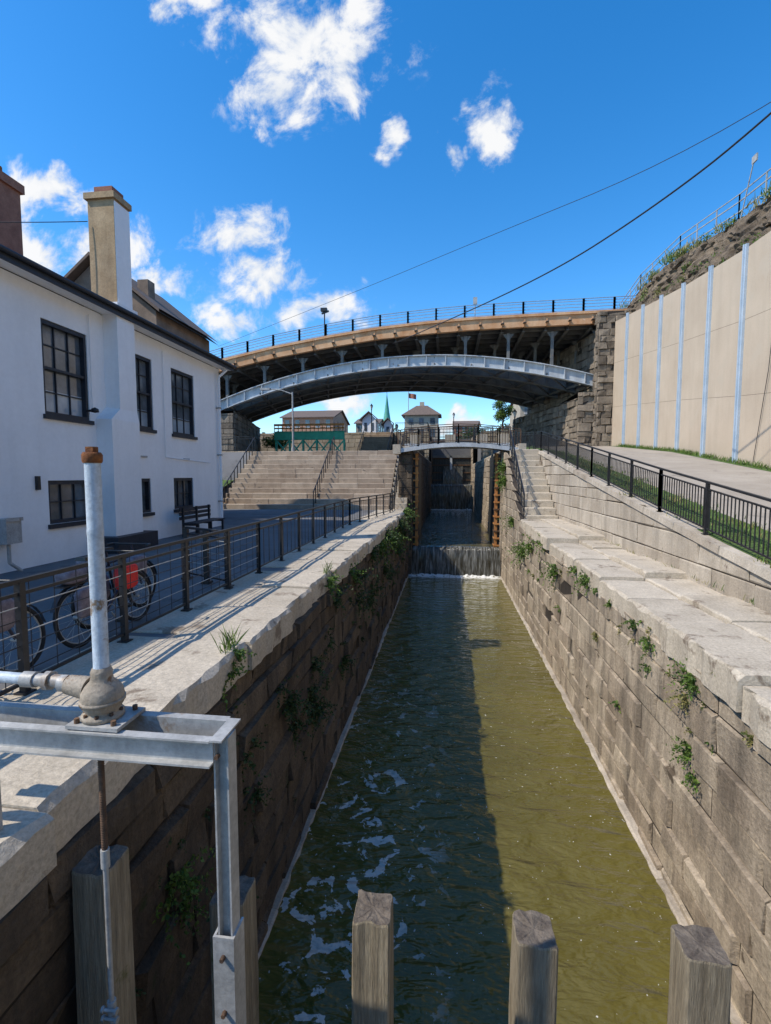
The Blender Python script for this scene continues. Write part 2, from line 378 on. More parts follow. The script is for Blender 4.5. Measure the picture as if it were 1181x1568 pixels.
# ------------------------------------------------------------------ lock walls
mb=MB()
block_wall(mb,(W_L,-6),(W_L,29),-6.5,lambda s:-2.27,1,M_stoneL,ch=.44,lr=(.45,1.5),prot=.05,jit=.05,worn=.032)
mb.obj('lock_wall')
mb=MB(); y=-6
while y<28.6:
    l=random.uniform(.9,1.8); y2=min(y+l,28.6); o=random.uniform(-.05,.05)
    mb.slab(-3.25,W_L+.07+o,y+.006,y2-.006,-2.27,-1.92+random.uniform(-.014,.014),M_coping,0,.06,amp=.035)
    mb.cbox(-4.0,-3.256,y+.006+o*5,y2-.006+o*5,-2.25,-1.925+random.uniform(-.012,.01),M_coping,.012,.006)
    y=y2
mb.obj('stone_coping')
mb=MB()
def ztR(s):
    y=-6+s
    return -2.45 if y<8.6 else (-2.38 if y<17 else -2.2)
block_wall(mb,(W_R,-6),(W_R,22.0),-6.5,ztR,-1,M_stoneR,ch=.44,lr=(.45,1.5),prot=.04,jit=.038,worn=.022)
block_wall(mb,(W_R,22.0),(W_R,29),-6.5,lambda s:1.35 if s>5.4 else -2.0+s*.62,-1,M_stoneR,ch=.44)
mb.obj('lock_wall')
mb=MB(); y=-6
while y<22:
    l=random.uniform(1.2,2.2); y2=min(y+l,22); zt=-2.2 if y<5.5 else (-2.12 if y<9.5 else (-2.06 if y<15 else -1.9))
    xe=W_R-.08+random.uniform(-.07,.07)
    mb.slab(xe,4.05,y+.006,y2-.006,zt-.42,zt+random.uniform(-.03,.02),M_coping,.06,0,amp=.04)
    mb.slab(4.056,4.9,y+.006,y2-.006,zt-.35,zt+.06+random.uniform(-.03,.05),M_coping,.03,0,amp=.025)
    y=y2
mb.obj('stone_coping')
for x0,x1 in((W_L-.1,W_L+.13),(W_R-.15,W_R+.1)):
    mb=MB(); y=-4
    while y<28.8:
        y2=min(y+random.uniform(2,4),28.8); mb.slab(x0,x1,y,y2-.01,ZW-.4,ZW+.04,M_stoneP,.03 if x0>0 else 0,.03 if x0<0 else 0,amp=.03); y=y2
    mb.obj('waterline_ledge')
mb=MB(); tp=[(-6,-3.0),(0,-2.2),(8,-1.42),(12.2,-.84),(17.8,-.02),(27.2,1.38),(29,1.5),(40,2.3)]
block_wall(mb,(4.87,2.0),(4.87,27.4),-2.6,lambda s:interp(tp,s+2.0)-.14,-1,M_stoneP,ch=.42,lr=(.6,1.6),prot=.02,jit=.016)
y=1.0
while y<27.3:
    l=random.uniform(1.3,2.0); y2=min(y+l,27.4)
    za,zb=interp(tp,y),interp(tp,y2)
    vs=[(4.80,y+.008,za-.15),(5.2,y+.008,za-.15),(5.2,y2-.008,zb-.15),(4.80,y2-.008,zb-.15),(4.815,y+.02,za),(5.2,y+.008,za),(5.2,y2-.008,zb),(4.815,y2-.02,zb)]
    mb.faces(vs,[(3,2,1,0),(4,5,6,7),(0,1,5,4),(1,2,6,5),(2,3,7,6),(3,0,4,7)],M_stoneP,random.random()); y=y2
mb.obj('retaining_wall')
mb=MB()
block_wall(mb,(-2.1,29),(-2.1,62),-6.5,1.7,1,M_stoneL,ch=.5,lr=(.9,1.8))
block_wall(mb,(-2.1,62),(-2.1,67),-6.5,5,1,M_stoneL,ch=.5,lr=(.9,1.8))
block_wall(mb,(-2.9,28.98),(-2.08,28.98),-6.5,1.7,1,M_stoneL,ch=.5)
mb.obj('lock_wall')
mb=MB()
block_wall(mb,(3.12,29),(3.12,62),-6.5,1.45,-1,M_stoneR,ch=.5,lr=(.9,1.8))
block_wall(mb,(3.12,62),(3.12,67),-6.5,5,-1,M_stoneR,ch=.5,lr=(.9,1.8))
block_wall(mb,(3.1,28.98),(4.9,28.98),-6.5,1.45,1,M_stoneR,ch=.5)
mb.obj('lock_wall')
for x0,x1,z in ((-2.9,-2.09,1.72),(3.11,3.9,1.47)):
    mb=MB(); y=29
    while y<62: mb.cbox(x0,x1,y+.01,y+1.6,z-.3,z+.03,M_coping); y+=1.61
    mb.obj('stone_coping')

# ------------------------------------------------------------------ stairs
def stairs(name,x0,x1,y0,zb,n,rise,run,mt,lr=(1.0,1.9)):
    mb=MB()
    for i in range(n):
        x=x0
        while x<x1-.01:
            l=random.uniform(*lr); x2=min(x+l,x1)
            if x1-x2<.3: x2=x1
            mb.cbox(x+.005,x2-.005,y0+i*run+random.uniform(-.015,.015),y0+(i+1)*run+.25,zb+i*rise-.12,zb+(i+1)*rise+random.uniform(-.012,.012),mt,.025,.008); x=x2
    return mb.obj(name)
stairs('stone_stairs',-13.6,-3.35,27.7,-1.97,12,.307,.45,M_step)
stairs('stone_stairs',3.4,4.82,22.0,-2.05,11,.318,.5,M_coping,(1.5,1.6))
stairs('stone_stairs',-9.4,-6.2,50.5,1.7,11,.30,.5,M_step)
mb=MB(); 
for i in range(12): mb.box(-3.34,-2.36,27.7+i*.45,27.7+i*.45+.46,-2.2,-1.9+i*.307,M_coping)
mb.box(3.25,3.4,22,27.5,-2.3,-2.0,M_coping)
mb.obj('stair_side_wall')
mb=MB(); block_wall(mb,(-30,55.9),(-9.45,55.9),1.6,5.05,1,M_stoneP,ch=.5); block_wall(mb,(-6.15,55.9),(-2.1,55.9),1.6,5.05,1,M_stoneP,ch=.5)
block_wall(mb,(3.9,55.9),(12.2,55.9),1.6,5.05,1,M_stoneP,ch=.5)
block_wall(mb,(-24,33.0),(-13.7,33.0),-2.1,1.75,1,M_stoneR,ch=.45)
mb.obj('terrace_wall')
mb=MB()
mb.face([(-24,25,-1.94),(-14,25,-1.94),(-14,32.9,.4),(-24,32.9,.4)],M_grass)
for _ in range(120): y=random.uniform(25,32.5); mb.blades((random.uniform(-18,-14),y,-1.94+(y-25)*.296),.4,.3,14,.2,M_leaf,.012)
mb.obj('grass')

# ------------------------------------------------------------------ railings
def railing(name,pts,h=1.0,post=1.35,mode='picket',pw=.05,pick=.12,mt=None,pr=.008,wires=6,toprail=.05):
    mt=mt or M_black; mb=MB()
    for a,b in zip(pts[:-1],pts[1:]):
        a=Vector(a);b=Vector(b);L=(b-a).length;n=max(1,round(L/post)); up=Vector((0,0,1))
        for i in range(n+1):
            p=a+(b-a)*i/n; mb.box(p.x-pw/2,p.x+pw/2,p.y-pw/2,p.y+pw/2,p.z-.03,p.z+h,mt)
            mb.box(p.x-pw,p.x+pw,p.y-pw,p.y+pw,p.z-.02,p.z+.018,mt)
        mb.bar(a+up*(h+.012),b+up*(h+.012),toprail,.04,mt)
        if mode=='picket':
            mb.bar(a+up*.12,b+up*.12,.03,.03,mt); mb.bar(a+up*(h-.12),b+up*(h-.12),.03,.03,mt)
            k=int(L/pick)
            for i in range(1,k):
                p=a+(b-a)*i/k; mb.tube(p+up*.12,p+up*(h-.12),pr,mt,n=4,cap=False)
        elif mode=='wire':
            mb.bar(a+up*.1,b+up*.1,.03,.03,mt); mb.bar(a+up*(h-.1),b+up*(h-.1),.03,.03,mt)
            for i in range(wires): z=.2+.7*i/wires; mb.tube(a+up*z,b+up*z,.006,M_galv if i%2 else mt,n=4,cap=False)
            k=int(L/.28)
            for i in range(1,k): p=a+(b-a)*i/k; mb.tube(p+up*.1,p+up*(h),.004,mt,n=4,cap=False)
        elif mode=='bars':
            for i in range(wires): z=h*(i+.6)/(wires+.3); mb.bar(a+up*z,b+up*z,.04,.05,mt)
    return mb.obj(name)
railing('black_railing',[(-3.72,-1.0,-1.93),(-3.72,1.06,-1.93),(-3.72,9.2,-1.93)],1.0,1.37,'wire',.06)
railing('black_railing',[(-3.72,9.2,-1.93),(-3.85,19,-1.93),(-3.0,25.5,-1.93)],1.0,1.45,'picket',.06,.3)
railing('black_railing',[(-3.8,8.0,-1.93),(-4.9,8.6,-1.93)],.95,.6,'wire',.08)
railing('black_railing',[(-3.0,25.5,-1.93),(-3.0,27.6,-1.93)],1.0,1.2,'picket',.05,.15)
railing('stair_handrail',[(-3.0,27.7,-1.6),(-3.0,33.1,1.75)],1.0,1.3,'picket',.05,.2)
for x in (-13.45,-7.75):
    railing('stair_handrail',[(x,27.6,-1.9),(x,33.0,1.75)],.95,.6,'plain',.045)
railing('black_railing',[(4.98,1.0,interp(tp,1.0)),(4.98,8,-1.42),(4.98,12.2,-.84),(4.98,17.8,-.02),(4.98,27.2,1.38),(4.98,29,1.5)],1.0,2.0,'picket',.06,.115,pr=.012)
railing('stair_handrail',[(3.36,22.0,-1.8),(3.36,27.3,1.45)],1.0,1.1,'picket',.045,.22)
railing('black_railing',[(4.9,29,1.5),(4.9,38,2.2)],1.0,1.6,'picket',.05,.2)
railing('black_railing',[(-20,33.2,1.72),(-13.7,33.2,1.72)],1.05,1.2,'picket',.05,.2)
railing('black_railing',[(-16.5,21.5,-1.95),(-13.9,27.5,-1.95)],1.05,1.2,'picket',.05,.2)
railing('black_railing',[(-3.0,33.2,1.74),(-2.6,45,1.74),(-2.6,55,1.74)],1.05,1.6,'picket',.05,.25)
railing('stair_handrail',[(-9.35,50.5,1.9),(-9.35,56,5.1)],1.0,1.1,'plain',.05)
railing('stair_handrail',[(-6.2,50.5,1.9),(-6.2,56,5.1)],1.0,1.1,'plain',.05)
railing('black_railing',[(-6.0,56.2,5.05),(-2.3,56.2,5.05),(-2.3,66,5.05)],1.05,1.6,'picket',.05,.25)
railing('black_railing',[(3.5,56.2,5.05),(3.5,66,5.05)],1.05,1.6,'picket',.05,.25)

# ------------------------------------------------------------------ footbridges + gates
fb=empty('footbridge')
mb=MB(); n=16
for i in range(n):
    a=-2.9+7.0*i/n;b=-2.9+7.0*(i+1)/n
    za=1.36+.34*math.sin(math.pi*i/n);zb=1.36+.34*math.sin(math.pi*(i+1)/n)
    for y0,y1 in((28.6,28.75),(29.75,29.9)):
        vs=[(a,y0,za),(b,y0,zb),(b,y1,zb),(a,y1,za),(a,y0,za+.24),(b,y0,zb+.24),(b,y1,zb+.24),(a,y1,za+.24)]
        mb.faces(vs,[(3,2,1,0),(4,5,6,7),(0,1,5,4),(1,2,6,5),(2,3,7,6),(3,0,4,7)],M_steelF)
    mb.face([(a,28.76,za+.22),(b,28.76,zb+.22),(b,29.74,zb+.22),(a,29.74,za+.22)],M_wood)
    mb.face([(a,28.76,za+.17),(a,29.74,za+.17),(b,29.74,zb+.17),(b,28.76,zb+.17)],M_steelD)
mb.box(-3.2,-2.75,28.5,30,1.3,1.85,M_coping);mb.box(4.0,4.4,28.5,30,1.2,1.85,M_coping)
mb.obj('deck',fb)
pts=[(-2.9+7.0*i/6,28.65,1.60+.34*math.sin(math.pi*i/6)) for i in range(7)]
railing('railing_near',pts,1.05,1.2,'picket',.06,.15,mt=M_rustd,pr=.013).parent=fb
railing('railing_far',[(x,29.85,z) for x,y,z in pts],1.05,1.2,'picket',.05,.14,pr=.012).parent=fb
fb=empty('footbridge')
mb=MB(); mb.box(-3,4.2,34.0,34.2,1.95,2.25,M_steelF); mb.box(-3,4.2,35.2,35.4,1.95,2.25,M_steelF); mb.box(-3,4.2,34.2,35.2,2.05,2.2,M_wood)
for x in(-2.6,-.2,2.0,3.4): mb.box(x,x+.7,34.0,35.3,2.251,2.85,M_stonebld)
mb.obj('deck',fb)
railing('railing_near',[(-3,34.1,2.25),(4.2,34.1,2.25)],1.1,1.2,'picket',.05,.16,pr=.012).parent=fb
railing('railing_far',[(-3,35.3,2.25),(4.2,35.3,2.25)],1.1,1.2,'bars',.05,wires=3).parent=fb
for sx,x in ((1,-2.06),(-1,3.08)):
    mb=MB(); xa,xb=sorted((x,x+sx*.28))
    mb.box(xa,xb,29.5,30.0,-5.5,1.3,M_gate)
    xi=x+sx*.30
    for yy in (29.42,30.05):
        mb.box(min(xi,xi-sx*.16),max(xi,xi-sx*.16),yy-.06,yy+.06,-4.9,1.35,M_orust)
    for k in range(14):
        z=-4.6+k*.43; mb.box(min(x,xi+sx*.02),max(x,xi+sx*.02),29.3,30.1,z,z+.09,M_orust if k%3 else M_rustd)
    mb.box(min(x,xi),max(x,xi),29.6,33.2,-4.6,1.2,M_gate)
    mb.obj('lock_gate')
mb=MB()
for i in range(14):
    x=-2.05+i*.372; mb.box(x,x+.36,66.2,66.5,-2,2.4,M_gate)
for z in(-.6,.4,1.4,2.3): mb.box(-2.05,3.1,66.1,66.19,z,z+.14,M_rustd)
mb.box(.3,.6,66.0,66.3,-1.2,2.6,M_steelF);mb.box(-2.1,3.12,66.0,67.2,2.45,2.8,M_steelD)
mb.obj('lock_gate')
mb=MB();vs=[];fs=[]
for j in range(7):
    for i in range(13): vs.append((-.6+2.6*i/12,66.05-.25*math.sin(j/6*1.5)+random.uniform(-.02,.02),1.3-2.4*j/6))
for j in range(6):
    for i in range(12): a=j*13+i; fs.append((a,a+1,a+14,a+13))
mb.faces(vs,fs,M_fall,.5,True); mb.obj('waterfall')
mb=MB();mb.box(-2.1,3.12,29.15,29.28,-6.3,-4.4,M_gate);mb.box(-2.1,3.12,62.2,62.3,-4.6,-1.2,M_gate);mb.obj('gate_sill')

# ------------------------------------------------------------------ steel arch bridge
br=empty('arch_bridge')
zd_pts=[(-45,2),(-30,6.6),(-18.3,9.5),(-14,10.35),(-9.7,11.0),(-5.8,11.5),(-1.9,11.8),(1.8,11.98),(5.5,12.05),(14,12.15),(40,12.2)]
def zd(x): return interp(zd_pts,x)
Y0,Y1=39.0,52.3
mb=MB(); N=80
for i in range(N):
    a=-45+62*i/N;b=-45+62*(i+1)/N
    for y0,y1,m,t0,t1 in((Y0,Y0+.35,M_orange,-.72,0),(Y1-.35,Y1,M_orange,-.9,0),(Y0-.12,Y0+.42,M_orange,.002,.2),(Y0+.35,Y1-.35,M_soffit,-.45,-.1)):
        za,zb=zd(a),zd(b)
        vs=[(a,y0,za+t0),(b,y0,zb+t0),(b,y1,zb+t0),(a,y1,za+t0),(a,y0,za+t1),(b,y0,zb+t1),(b,y1,zb+t1),(a,y1,za+t1)]
        mb.faces(vs,[(3,2,1,0),(4,5,6,7),(0,1,5,4),(2,3,7,6)],m)
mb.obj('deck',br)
mb=MB()
x=-24
while x<11:
    z=zd(x)-.45
    mb.box(x-.12,x+.12,Y0-.35,Y1,z-.02,z,M_steelD);mb.box(x-.02,x+.02,Y0+.36,Y1-.36,z-.5,z-.021,M_steelD);mb.box(x-.12,x+.12,Y0+.36,Y1-.36,z-.53,z-.501,M_steelD)
    mb.face([(x-.04,Y0+.36,z-.52),(x-.04,Y0-.3,z-.1),(x-.04,Y0-.3,z-.02),(x-.04,Y0+.36,z-.02)],M_rustd)
    mb.box(x-.05,x+.05,Y0-.05,Y0-.002,zd(x)-.7,zd(x)-.02,M_orange)
    x+=1.65
for k in range(9):
    yy=Y0+1.2+k*1.4
    for i in range(20):
        a=-24+35*i/20;b=-24+35*(i+1)/20
        mb.bar((a,yy,zd(a)-.62),(b,yy,zd(b)-.62),.14,.3,M_steelD)
mb.obj('floor_beams',br)
def arch(yy,xc,crown,mt,x0,x1,name):
    mb=MB();n=44; f=lambda x:crown-.011*(x-xc)**2
    for i in range(n):
        a=x0+(x1-x0)*i/n;b=x0+(x1-x0)*(i+1)/n
        za,zb=f(a),f(b)
        for y0,y1,t0,t1 in((yy,yy+.05,.05,.83),(yy-.2,yy+.25,0,.05),(yy-.2,yy+.25,.83,.9)):
            vs=[(a,y0,za+t0),(b,y0,zb+t0),(b,y1,zb+t0),(a,y1,za+t0),(a,y0,za+t1),(b,y0,zb+t1),(b,y1,zb+t1),(a,y1,za+t1)]
            mb.faces(vs,[(3,2,1,0),(4,5,6,7),(0,1,5,4),(1,2,6,5),(2,3,7,6),(3,0,4,7)],mt)
        if i%2==0: mb.box(a-.03,a+.03,yy-.18,yy-.001,za+.06,za+.82,mt)
    x=xc-16.5
    while x<xc+13.5:
        za=f(x)+.9; zt=zd(x)-.98
        if zt-za>.15:
            mb.box(x-.11,x+.11,yy-.1,yy+.12,za,zt,M_steelD)
            mb.face([(x-.45,yy,zt),(x+.45,yy,zt),(x+.12,yy,zt-.45),(x-.12,yy,zt-.45)],M_steelD)
        x+=3.3
    mb.obj(name,br)
ribs=[]
for k in range(5):
    yy=39.7+k*3.05; xc=-2-k*.75
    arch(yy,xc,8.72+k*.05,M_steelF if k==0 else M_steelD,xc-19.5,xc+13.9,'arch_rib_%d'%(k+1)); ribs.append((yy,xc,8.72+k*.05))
mb=MB()
for (ya,xa,ca),(yb,xb,cb) in zip(ribs[:-1],ribs[1:]):
    for j in range(11):
        o=-16.5+j*2.9
        za=ca-.011*o*o+.2;zb=cb-.011*o*o+.2
        mb.bar((xa+o,ya,za),(xb+o,yb,zb),.15,.18,M_steelD); mb.bar((xa+o,ya,za+.5),(xb+o,yb,zb+.5),.12,.12,M_steelD)
        if j<10:
            o2=o+2.9; mb.bar((xa+o,ya,za),(xb+o2,yb,cb-.011*o2*o2+.2),.1,.1,M_steelD)
mb.obj('bracing',br)
pts=[(x,Y0+.1,zd(x)+.2) for x in [-45+i*2.2 for i in range(29)] if x<16]
railing('parapet_railing',pts,.95,2.2,'bars',.14,mt=M_blue,wires=4,toprail=.08).parent=br
railing('parapet_railing_far',[(p[0],Y1-.2,p[2]) for p in pts],.95,2.2,'bars',.12,mt=M_blue,wires=3).parent=br
mb=MB()
block_wall(mb,(10.9,38.2),(12.9,38.2),0.5,12.0,1,M_abut,ch=.5,lr=(.4,1.2),prot=.08,jit=.09,worn=.05)
block_wall(mb,(10.9,38.2),(10.9,38.9),0.5,12.0,-1,M_abut,ch=.5,lr=(.5,1.2),prot=.08,jit=.08,worn=.05)
block_wall(mb,(11.3,38.9),(8.3,53),0.5,lambda s:11.0,-1,M_abut,ch=.5,lr=(.6,1.4),prot=.08,jit=.08,worn=.05)
block_wall(mb,(9.8,38.8),(6.8,52.6),0.5,lambda s:5.9,-1,M_abut,ch=.5,lr=(.6,1.4),prot=.10,jit=.09,worn=.06)
block_wall(mb,(9.7,38.8),(11.2,38.8),0.5,6.3,1,M_abut,ch=.5,lr=(.4,1.4),prot=.10,jit=.1,back=14,worn=.06)
block_wall(mb,(-17.6,38.8),(-21,53),1.5,5.4,1,M_abut,ch=.5,lr=(.6,1.4),prot=.06,jit=.05,back=1.5)
block_wall(mb,(-20.5,38.8),(-23,53),1.5,lambda s:9,1,M_abut,ch=.5,lr=(.6,1.4),prot=.06,jit=.05,back=2)
block_wall(mb,(-30,38.8),(-17.6,38.8),1.5,lambda s:interp([(0,6),(9.3,7.8),(9.4,5.2),(12.4,5.2)],s),1,M_abut,ch=.5,lr=(.6,1.4),prot=.06,jit=.05)
mb.obj('abutments',br)

# ------------------------------------------------------------------ tall concrete wall on right
mb=MB(); tops=[(-5,8.9),(15,9.1),(22,9.25),(28,9.8),(33,10.5),(38,11.2)]
y=-4.3
while y<37.5:
    y2=min(y+2.65,38.3); a,b=interp(tops,y),interp(tops,y2); za,zb=zr(y)-.3,zr(y2)-.3
    c=random.random(); x=12.0
    for t0,t1 in((0,.34),(.34,.68),(.68,1)):
        z00=za+(a-za)*t0;z01=za+(a-za)*t1;z10=zb+(b-zb)*t0;z11=zb+(b-zb)*t1
        mb.faces([(x,y,z00+.006),(x,y,z01-.006),(x,y2,z11-.006),(x,y2,z10+.006)],[(0,1,2,3)],M_panel,min(1,c*.6+random.random()*.4))
    mb.face([(x+.03,y,za),(x+.03,y,a-.02),(x+.03,y2,b-.02),(x+.03,y2,zb)],M_mortar)
    mb.face([(x,y,a-.01),(x+.5,y,a-.01),(x+.5,y2,b-.01),(x,y2,b-.01)],M_panel)
    mb.box(x-.10,x-.002,y-.11,y+.11,za,a+.12,M_rib)
    mb.box(x-.16,x-.102,y-.03,y+.03,za,a+.12,M_rib)
    y=y2
mb.obj('concrete_retaining_wall')
mb=MB(); mb.path([(11.9,19.8,8.9),(11.93,20.3,4),(11.95,21.0,.4)],.012,M_black); mb.obj('hanging_cable')
mb=MB(); crest=[(-5,11.2),(15,11.3),(22,11.7),(27,12.2),(33,13.2),(38,13.2),(42,12.6)]
ny,nz=230,22;vs=[];fs=[]
for j in range(ny+1):
    yy=-4+46*j/ny; zt=interp(tops,min(yy,38))-.25; zc=interp(crest,yy)
    for i in range(nz+1):
        t=i/nz
        if t<.8: z=zt+(zc-zt)*(t/.8); xx=12.35+1.0*(t/.8)
        else: z=zc+(t-.8)*1.2; xx=13.35+(t-.8)*25
        p=Vector((xx*.9,yy*.9,z*1.6)); nv=mn.fractal(p,1.0,2.2,6)
        st=math.floor((z+nv*.4)*2.4)/2.4
        vs.append((xx+nv*.5+(z-st)*.5,yy+nv*.15,z+nv*.25))
for j in range(ny):
    for i in range(nz): a=j*(nz+1)+i; fs.append((a,a+1,a+nz+2,a+nz+1))
mb.faces(vs,fs,M_rock)
mb.obj('rock_cliff')
mb=MB()
for _ in range(110):
    yy=random.uniform(8,41); z=interp(crest,yy); big=random.random()
    if mn.noise(Vector((yy*.45,3,1)))<-.05: continue
    if big<.35: mb.leaves((13.3+random.random()*.8,yy,z+.1),(.45,.6,.3),110,.11,M_leaf)
    else: mb.blades((13.1+random.random()*.8,yy,z-.1),.4,.5,40,.42,M_dry if big<.75 else M_leaf,.02)
for _ in range(44):
    yy=random.uniform(10,40); mb.leaves((12.4+random.random()*.5,yy,interp(tops,min(yy,38))+random.random()*1.3),(.2,.5,.22),36,.10,M_leaf if random.random()<.6 else M_dry)
mb.obj('cliff_vegetation')
railing('cliff_fence',[(13.6,yy,interp(crest,yy)+.1) for yy in (14,20,26,32,38,42)],1.1,2.2,'bars',.05,mt=M_galv,wires=2,toprail=.04)
mb=MB(); mb.box(14.0,15.6,21.0,23.7,12.2,14.3,M_green); mb.box(13.9,15.7,20.9,23.8,14.3,14.4,M_steelD)
for yy in(21.5,22.3,23.1): mb.box(13.96,13.995,yy,yy+.5,12.5,14.0,M_copper)
mb.obj('green_utility_cabinet')
mb=MB(); mb.tube((13.4,25.5,11.8),(13.4,24.6,14.1),.025,M_galv); mb.box(13.37,13.43,24.4,24.75,13.9,14.2,M_galv); mb.obj('leaning_post')

# ------------------------------------------------------------------ white lock house
hs=empty('white_house')
XW=-8.9; HY0,HY1=2.0,18.35; HZ0,HZ1=-2.1,4.15
wins=[(9.92,11.3,1.38,3.48),(12.72,13.97,1.4,3.5),(15.0,16.42,1.38,3.5),(9.9,11.3,-1.09,-.1),(12.72,13.72,-1.09,-.07),(14.97,16.2,-1.09,-.06),(5.8,7.2,1.38,3.48),(5.8,7.2,-1.09,-.1)]
mb=MB()
ysb=sorted(set([HY0,HY1]+[w[0] for w in wins]+[w[1] for w in wins])); zsb=sorted(set([HZ0,HZ1]+[w[2] for w in wins]+[w[3] for w in wins]))
for a,b in zip(ysb[:-1],ysb[1:]):
    for c,d in zip(zsb[:-1],zsb[1:]):
        cy,cz=(a+b)/2,(c+d)/2
        if any(w[0]<cy<w[1] and w[2]<cz<w[3] for w in wins): continue
        mb.face([(XW,a,c),(XW,b,c),(XW,b,d),(XW,a,d)],M_white)
R=.17
for y0,y1,z0,z1 in wins:
    mb.face([(XW,y0,z0),(XW,y0,z1),(XW-R,y0,z1),(XW-R,y0,z0)],M_white);mb.face([(XW,y1,z0),(XW-R,y1,z0),(XW-R,y1,z1),(XW,y1,z1)],M_white)
    mb.face([(XW,y0,z1),(XW,y1,z1),(XW-R,y1,z1),(XW-R,y0,z1)],M_white);mb.face([(XW,y0,z0),(XW-R,y0,z0),(XW-R,y1,z0),(XW,y1,z0)],M_white)
for yy in(HY0,HY1): mb.face([(XW,yy,HZ0),(XW,yy,HZ1),(XW-8,yy,HZ1),(XW-8,yy,HZ0)],M_white)
mb.face([(XW-8,HY0,HZ0),(XW-8,HY1,HZ0),(XW-8,HY1,HZ1),(XW-8,HY0,HZ1)],M_white)
mb.obj('walls',hs)
for i,(y0,y1,z0,z1) in enumerate(wins):
    mb=MB(); xg=XW-.15; fw=.075
    mb.box(XW-.16,XW-.03,y0+.003,y0+fw,z0+.003,z1-.003,M_navy);mb.box(XW-.16,XW-.03,y1-fw,y1-.003,z0+.003,z1-.003,M_navy)
    mb.box(XW-.16,XW-.03,y0+fw,y1-fw,z1-fw-.02,z1-.003,M_navy);mb.box(XW-.16,XW-.03,y0+fw,y1-fw,z0+.003,z0+fw,M_navy)
    zm=(z0+z1)/2; tall=(z1-z0)>1.5
    if tall: mb.box(XW-.14,XW-.05,y0+fw,y1-fw,zm-.03,zm+.03,M_navy)
    zb=z0+(z1-z0)*(.27 if tall else .5)
    mb.face([(xg,y0+fw,z0),(xg,y1-fw,z0),(xg,y1-fw,zb),(xg,y0+fw,zb)],M_blind if tall else M_glass)
    mb.face([(xg,y0+fw,zb),(xg,y1-fw,zb),(xg,y1-fw,z1),(xg,y0+fw,z1)],M_glass)
    for k in(1,2): yy=y0+fw+(y1-y0-2*fw)*k/3; mb.box(xg+.004,XW-.11,yy-.012,yy+.012,z0+fw,z1-fw,M_navy)
    for k in ((.25,.75) if tall else (.5,)): zz=z0+(z1-z0)*k; mb.box(xg+.002,XW-.115,y0+fw,y1-fw,zz-.012,zz+.012,M_navy)
    mb.box(XW+.002,XW+.07,y0-.06,y1+.06,z0-.10,z0-.003,M_navy)
    mb.obj('window_%d'%(i+1),hs)
mb=MB()
XE=XW+.42; YE0,YE1=HY0-.4,HY1+.4; XR=XW-4
zE=4.27
mb.box(XW,XE,YE0,YE1,zE-.10,zE-.06,M_white)
mb.box(XE+.002,XE+.04,YE0,YE1,zE-.14,zE+.08,M_navy)
mb.tube((XE+.09,YE0,zE+.03),(XE+.09,YE1,zE+.03),.055,M_navy,n=10)
zR=zE+4.4*math.tan(math.radians(24)); 
A=[(XE+.04,YE0,zE+.09),(XE+.04,YE1,zE+.09),(XR,YE1-4.2,zR),(XR,YE0+4.2,zR)]
mb.face(A,M_roof)
B=[(XW-8.4,YE1,zE+.09),(XW-8.4,YE0,zE+.09),(XR,YE0+4.2,zR),(XR,YE1-4.2,zR)]; mb.face(B,M_roof)
mb.face([A[1],B[0],A[2]],M_roof);mb.face([B[1],A[0],A[3]],M_roof)
mb.obj('roof',hs)
mb=MB()
mb.box(-9.3,-8.5,11.9,12.6,1.5,4.35,M_white)
mb.box(-9.3,-8.46,11.5,12.62,-2.0,1.45,M_white); mb.faces([(-8.9,11.5,1.45),(-8.46,11.5,1.45),(-8.46,12.62,1.45),(-8.9,12.62,1.45),(-8.9,11.9,1.8),(-8.5,11.9,1.75),(-8.5,12.6,1.75),(-8.9,12.6,1.8)],[(0,1,5,4),(1,2,6,5),(2,3,7,6),(4,5,6,7)],M_white)
mb.box(-9.22,-8.5,11.95,12.55,4.353,7.05,M_tan)
mb.box(-8.499,-8.48,11.96,12.54,4.353,7.0,M_white)
mb.box(-9.28,-8.44,11.88,12.6,7.052,7.2,M_tan);mb.box(-9.1,-8.6,12.05,12.5,7.203,7.42,M_brickr)
mb.box(-9.36,-8.42,11.84,12.66,4.3,4.45,M_white)
mb.box(-8.9,-8.2,11.2,12.9,-2.0,-1.55,M_navy)
mb.obj('chimney',hs)
mb=MB()
mb.path([(-8.78,18.1,-1.9),(-8.78,18.1,3.8),(-8.55,18.3,4.1)],.05,M_white); 
for z in(-1,.8,2.6): mb.box(-8.9,-8.72,18.03,18.17,z,z+.05,M_galv)
mb.box(-8.899,-8.6,8.5,8.85,-1.35,-.85,M_galv);mb.box(-8.6,-8.57,8.48,8.87,-.9,-.83,M_galv)
mb.path([(-8.75,8.68,-1.35),(-8.75,8.68,-1.75),(-8.7,8.9,-1.95)],.035,M_galv)
mb.tube((-8.9,11.2,1.62),(-8.7,11.2,1.62),.03,M_black);mb.lathe(-8.68,11.2,[(0,1.7),(.08,1.66),(.09,1.58),(0,1.56)],M_black)
mb.box(-8.899,-8.82,9.55,9.62,-.3,.0,M_black)
mb.path([(-8.86,11.35,4.0),(-8.86,11.35,1.7)],.012,M_white)
mb.path([(-8.86,14.5,3.9),(-8.86,14.5,.6),(-8.86,17.4,.5)],.014,M_white)
for yy in (13.2,15.6): mb.box(-8.899,-8.86,yy,yy+.35,.55,.6,M_galv)
mb.obj('fittings',hs)
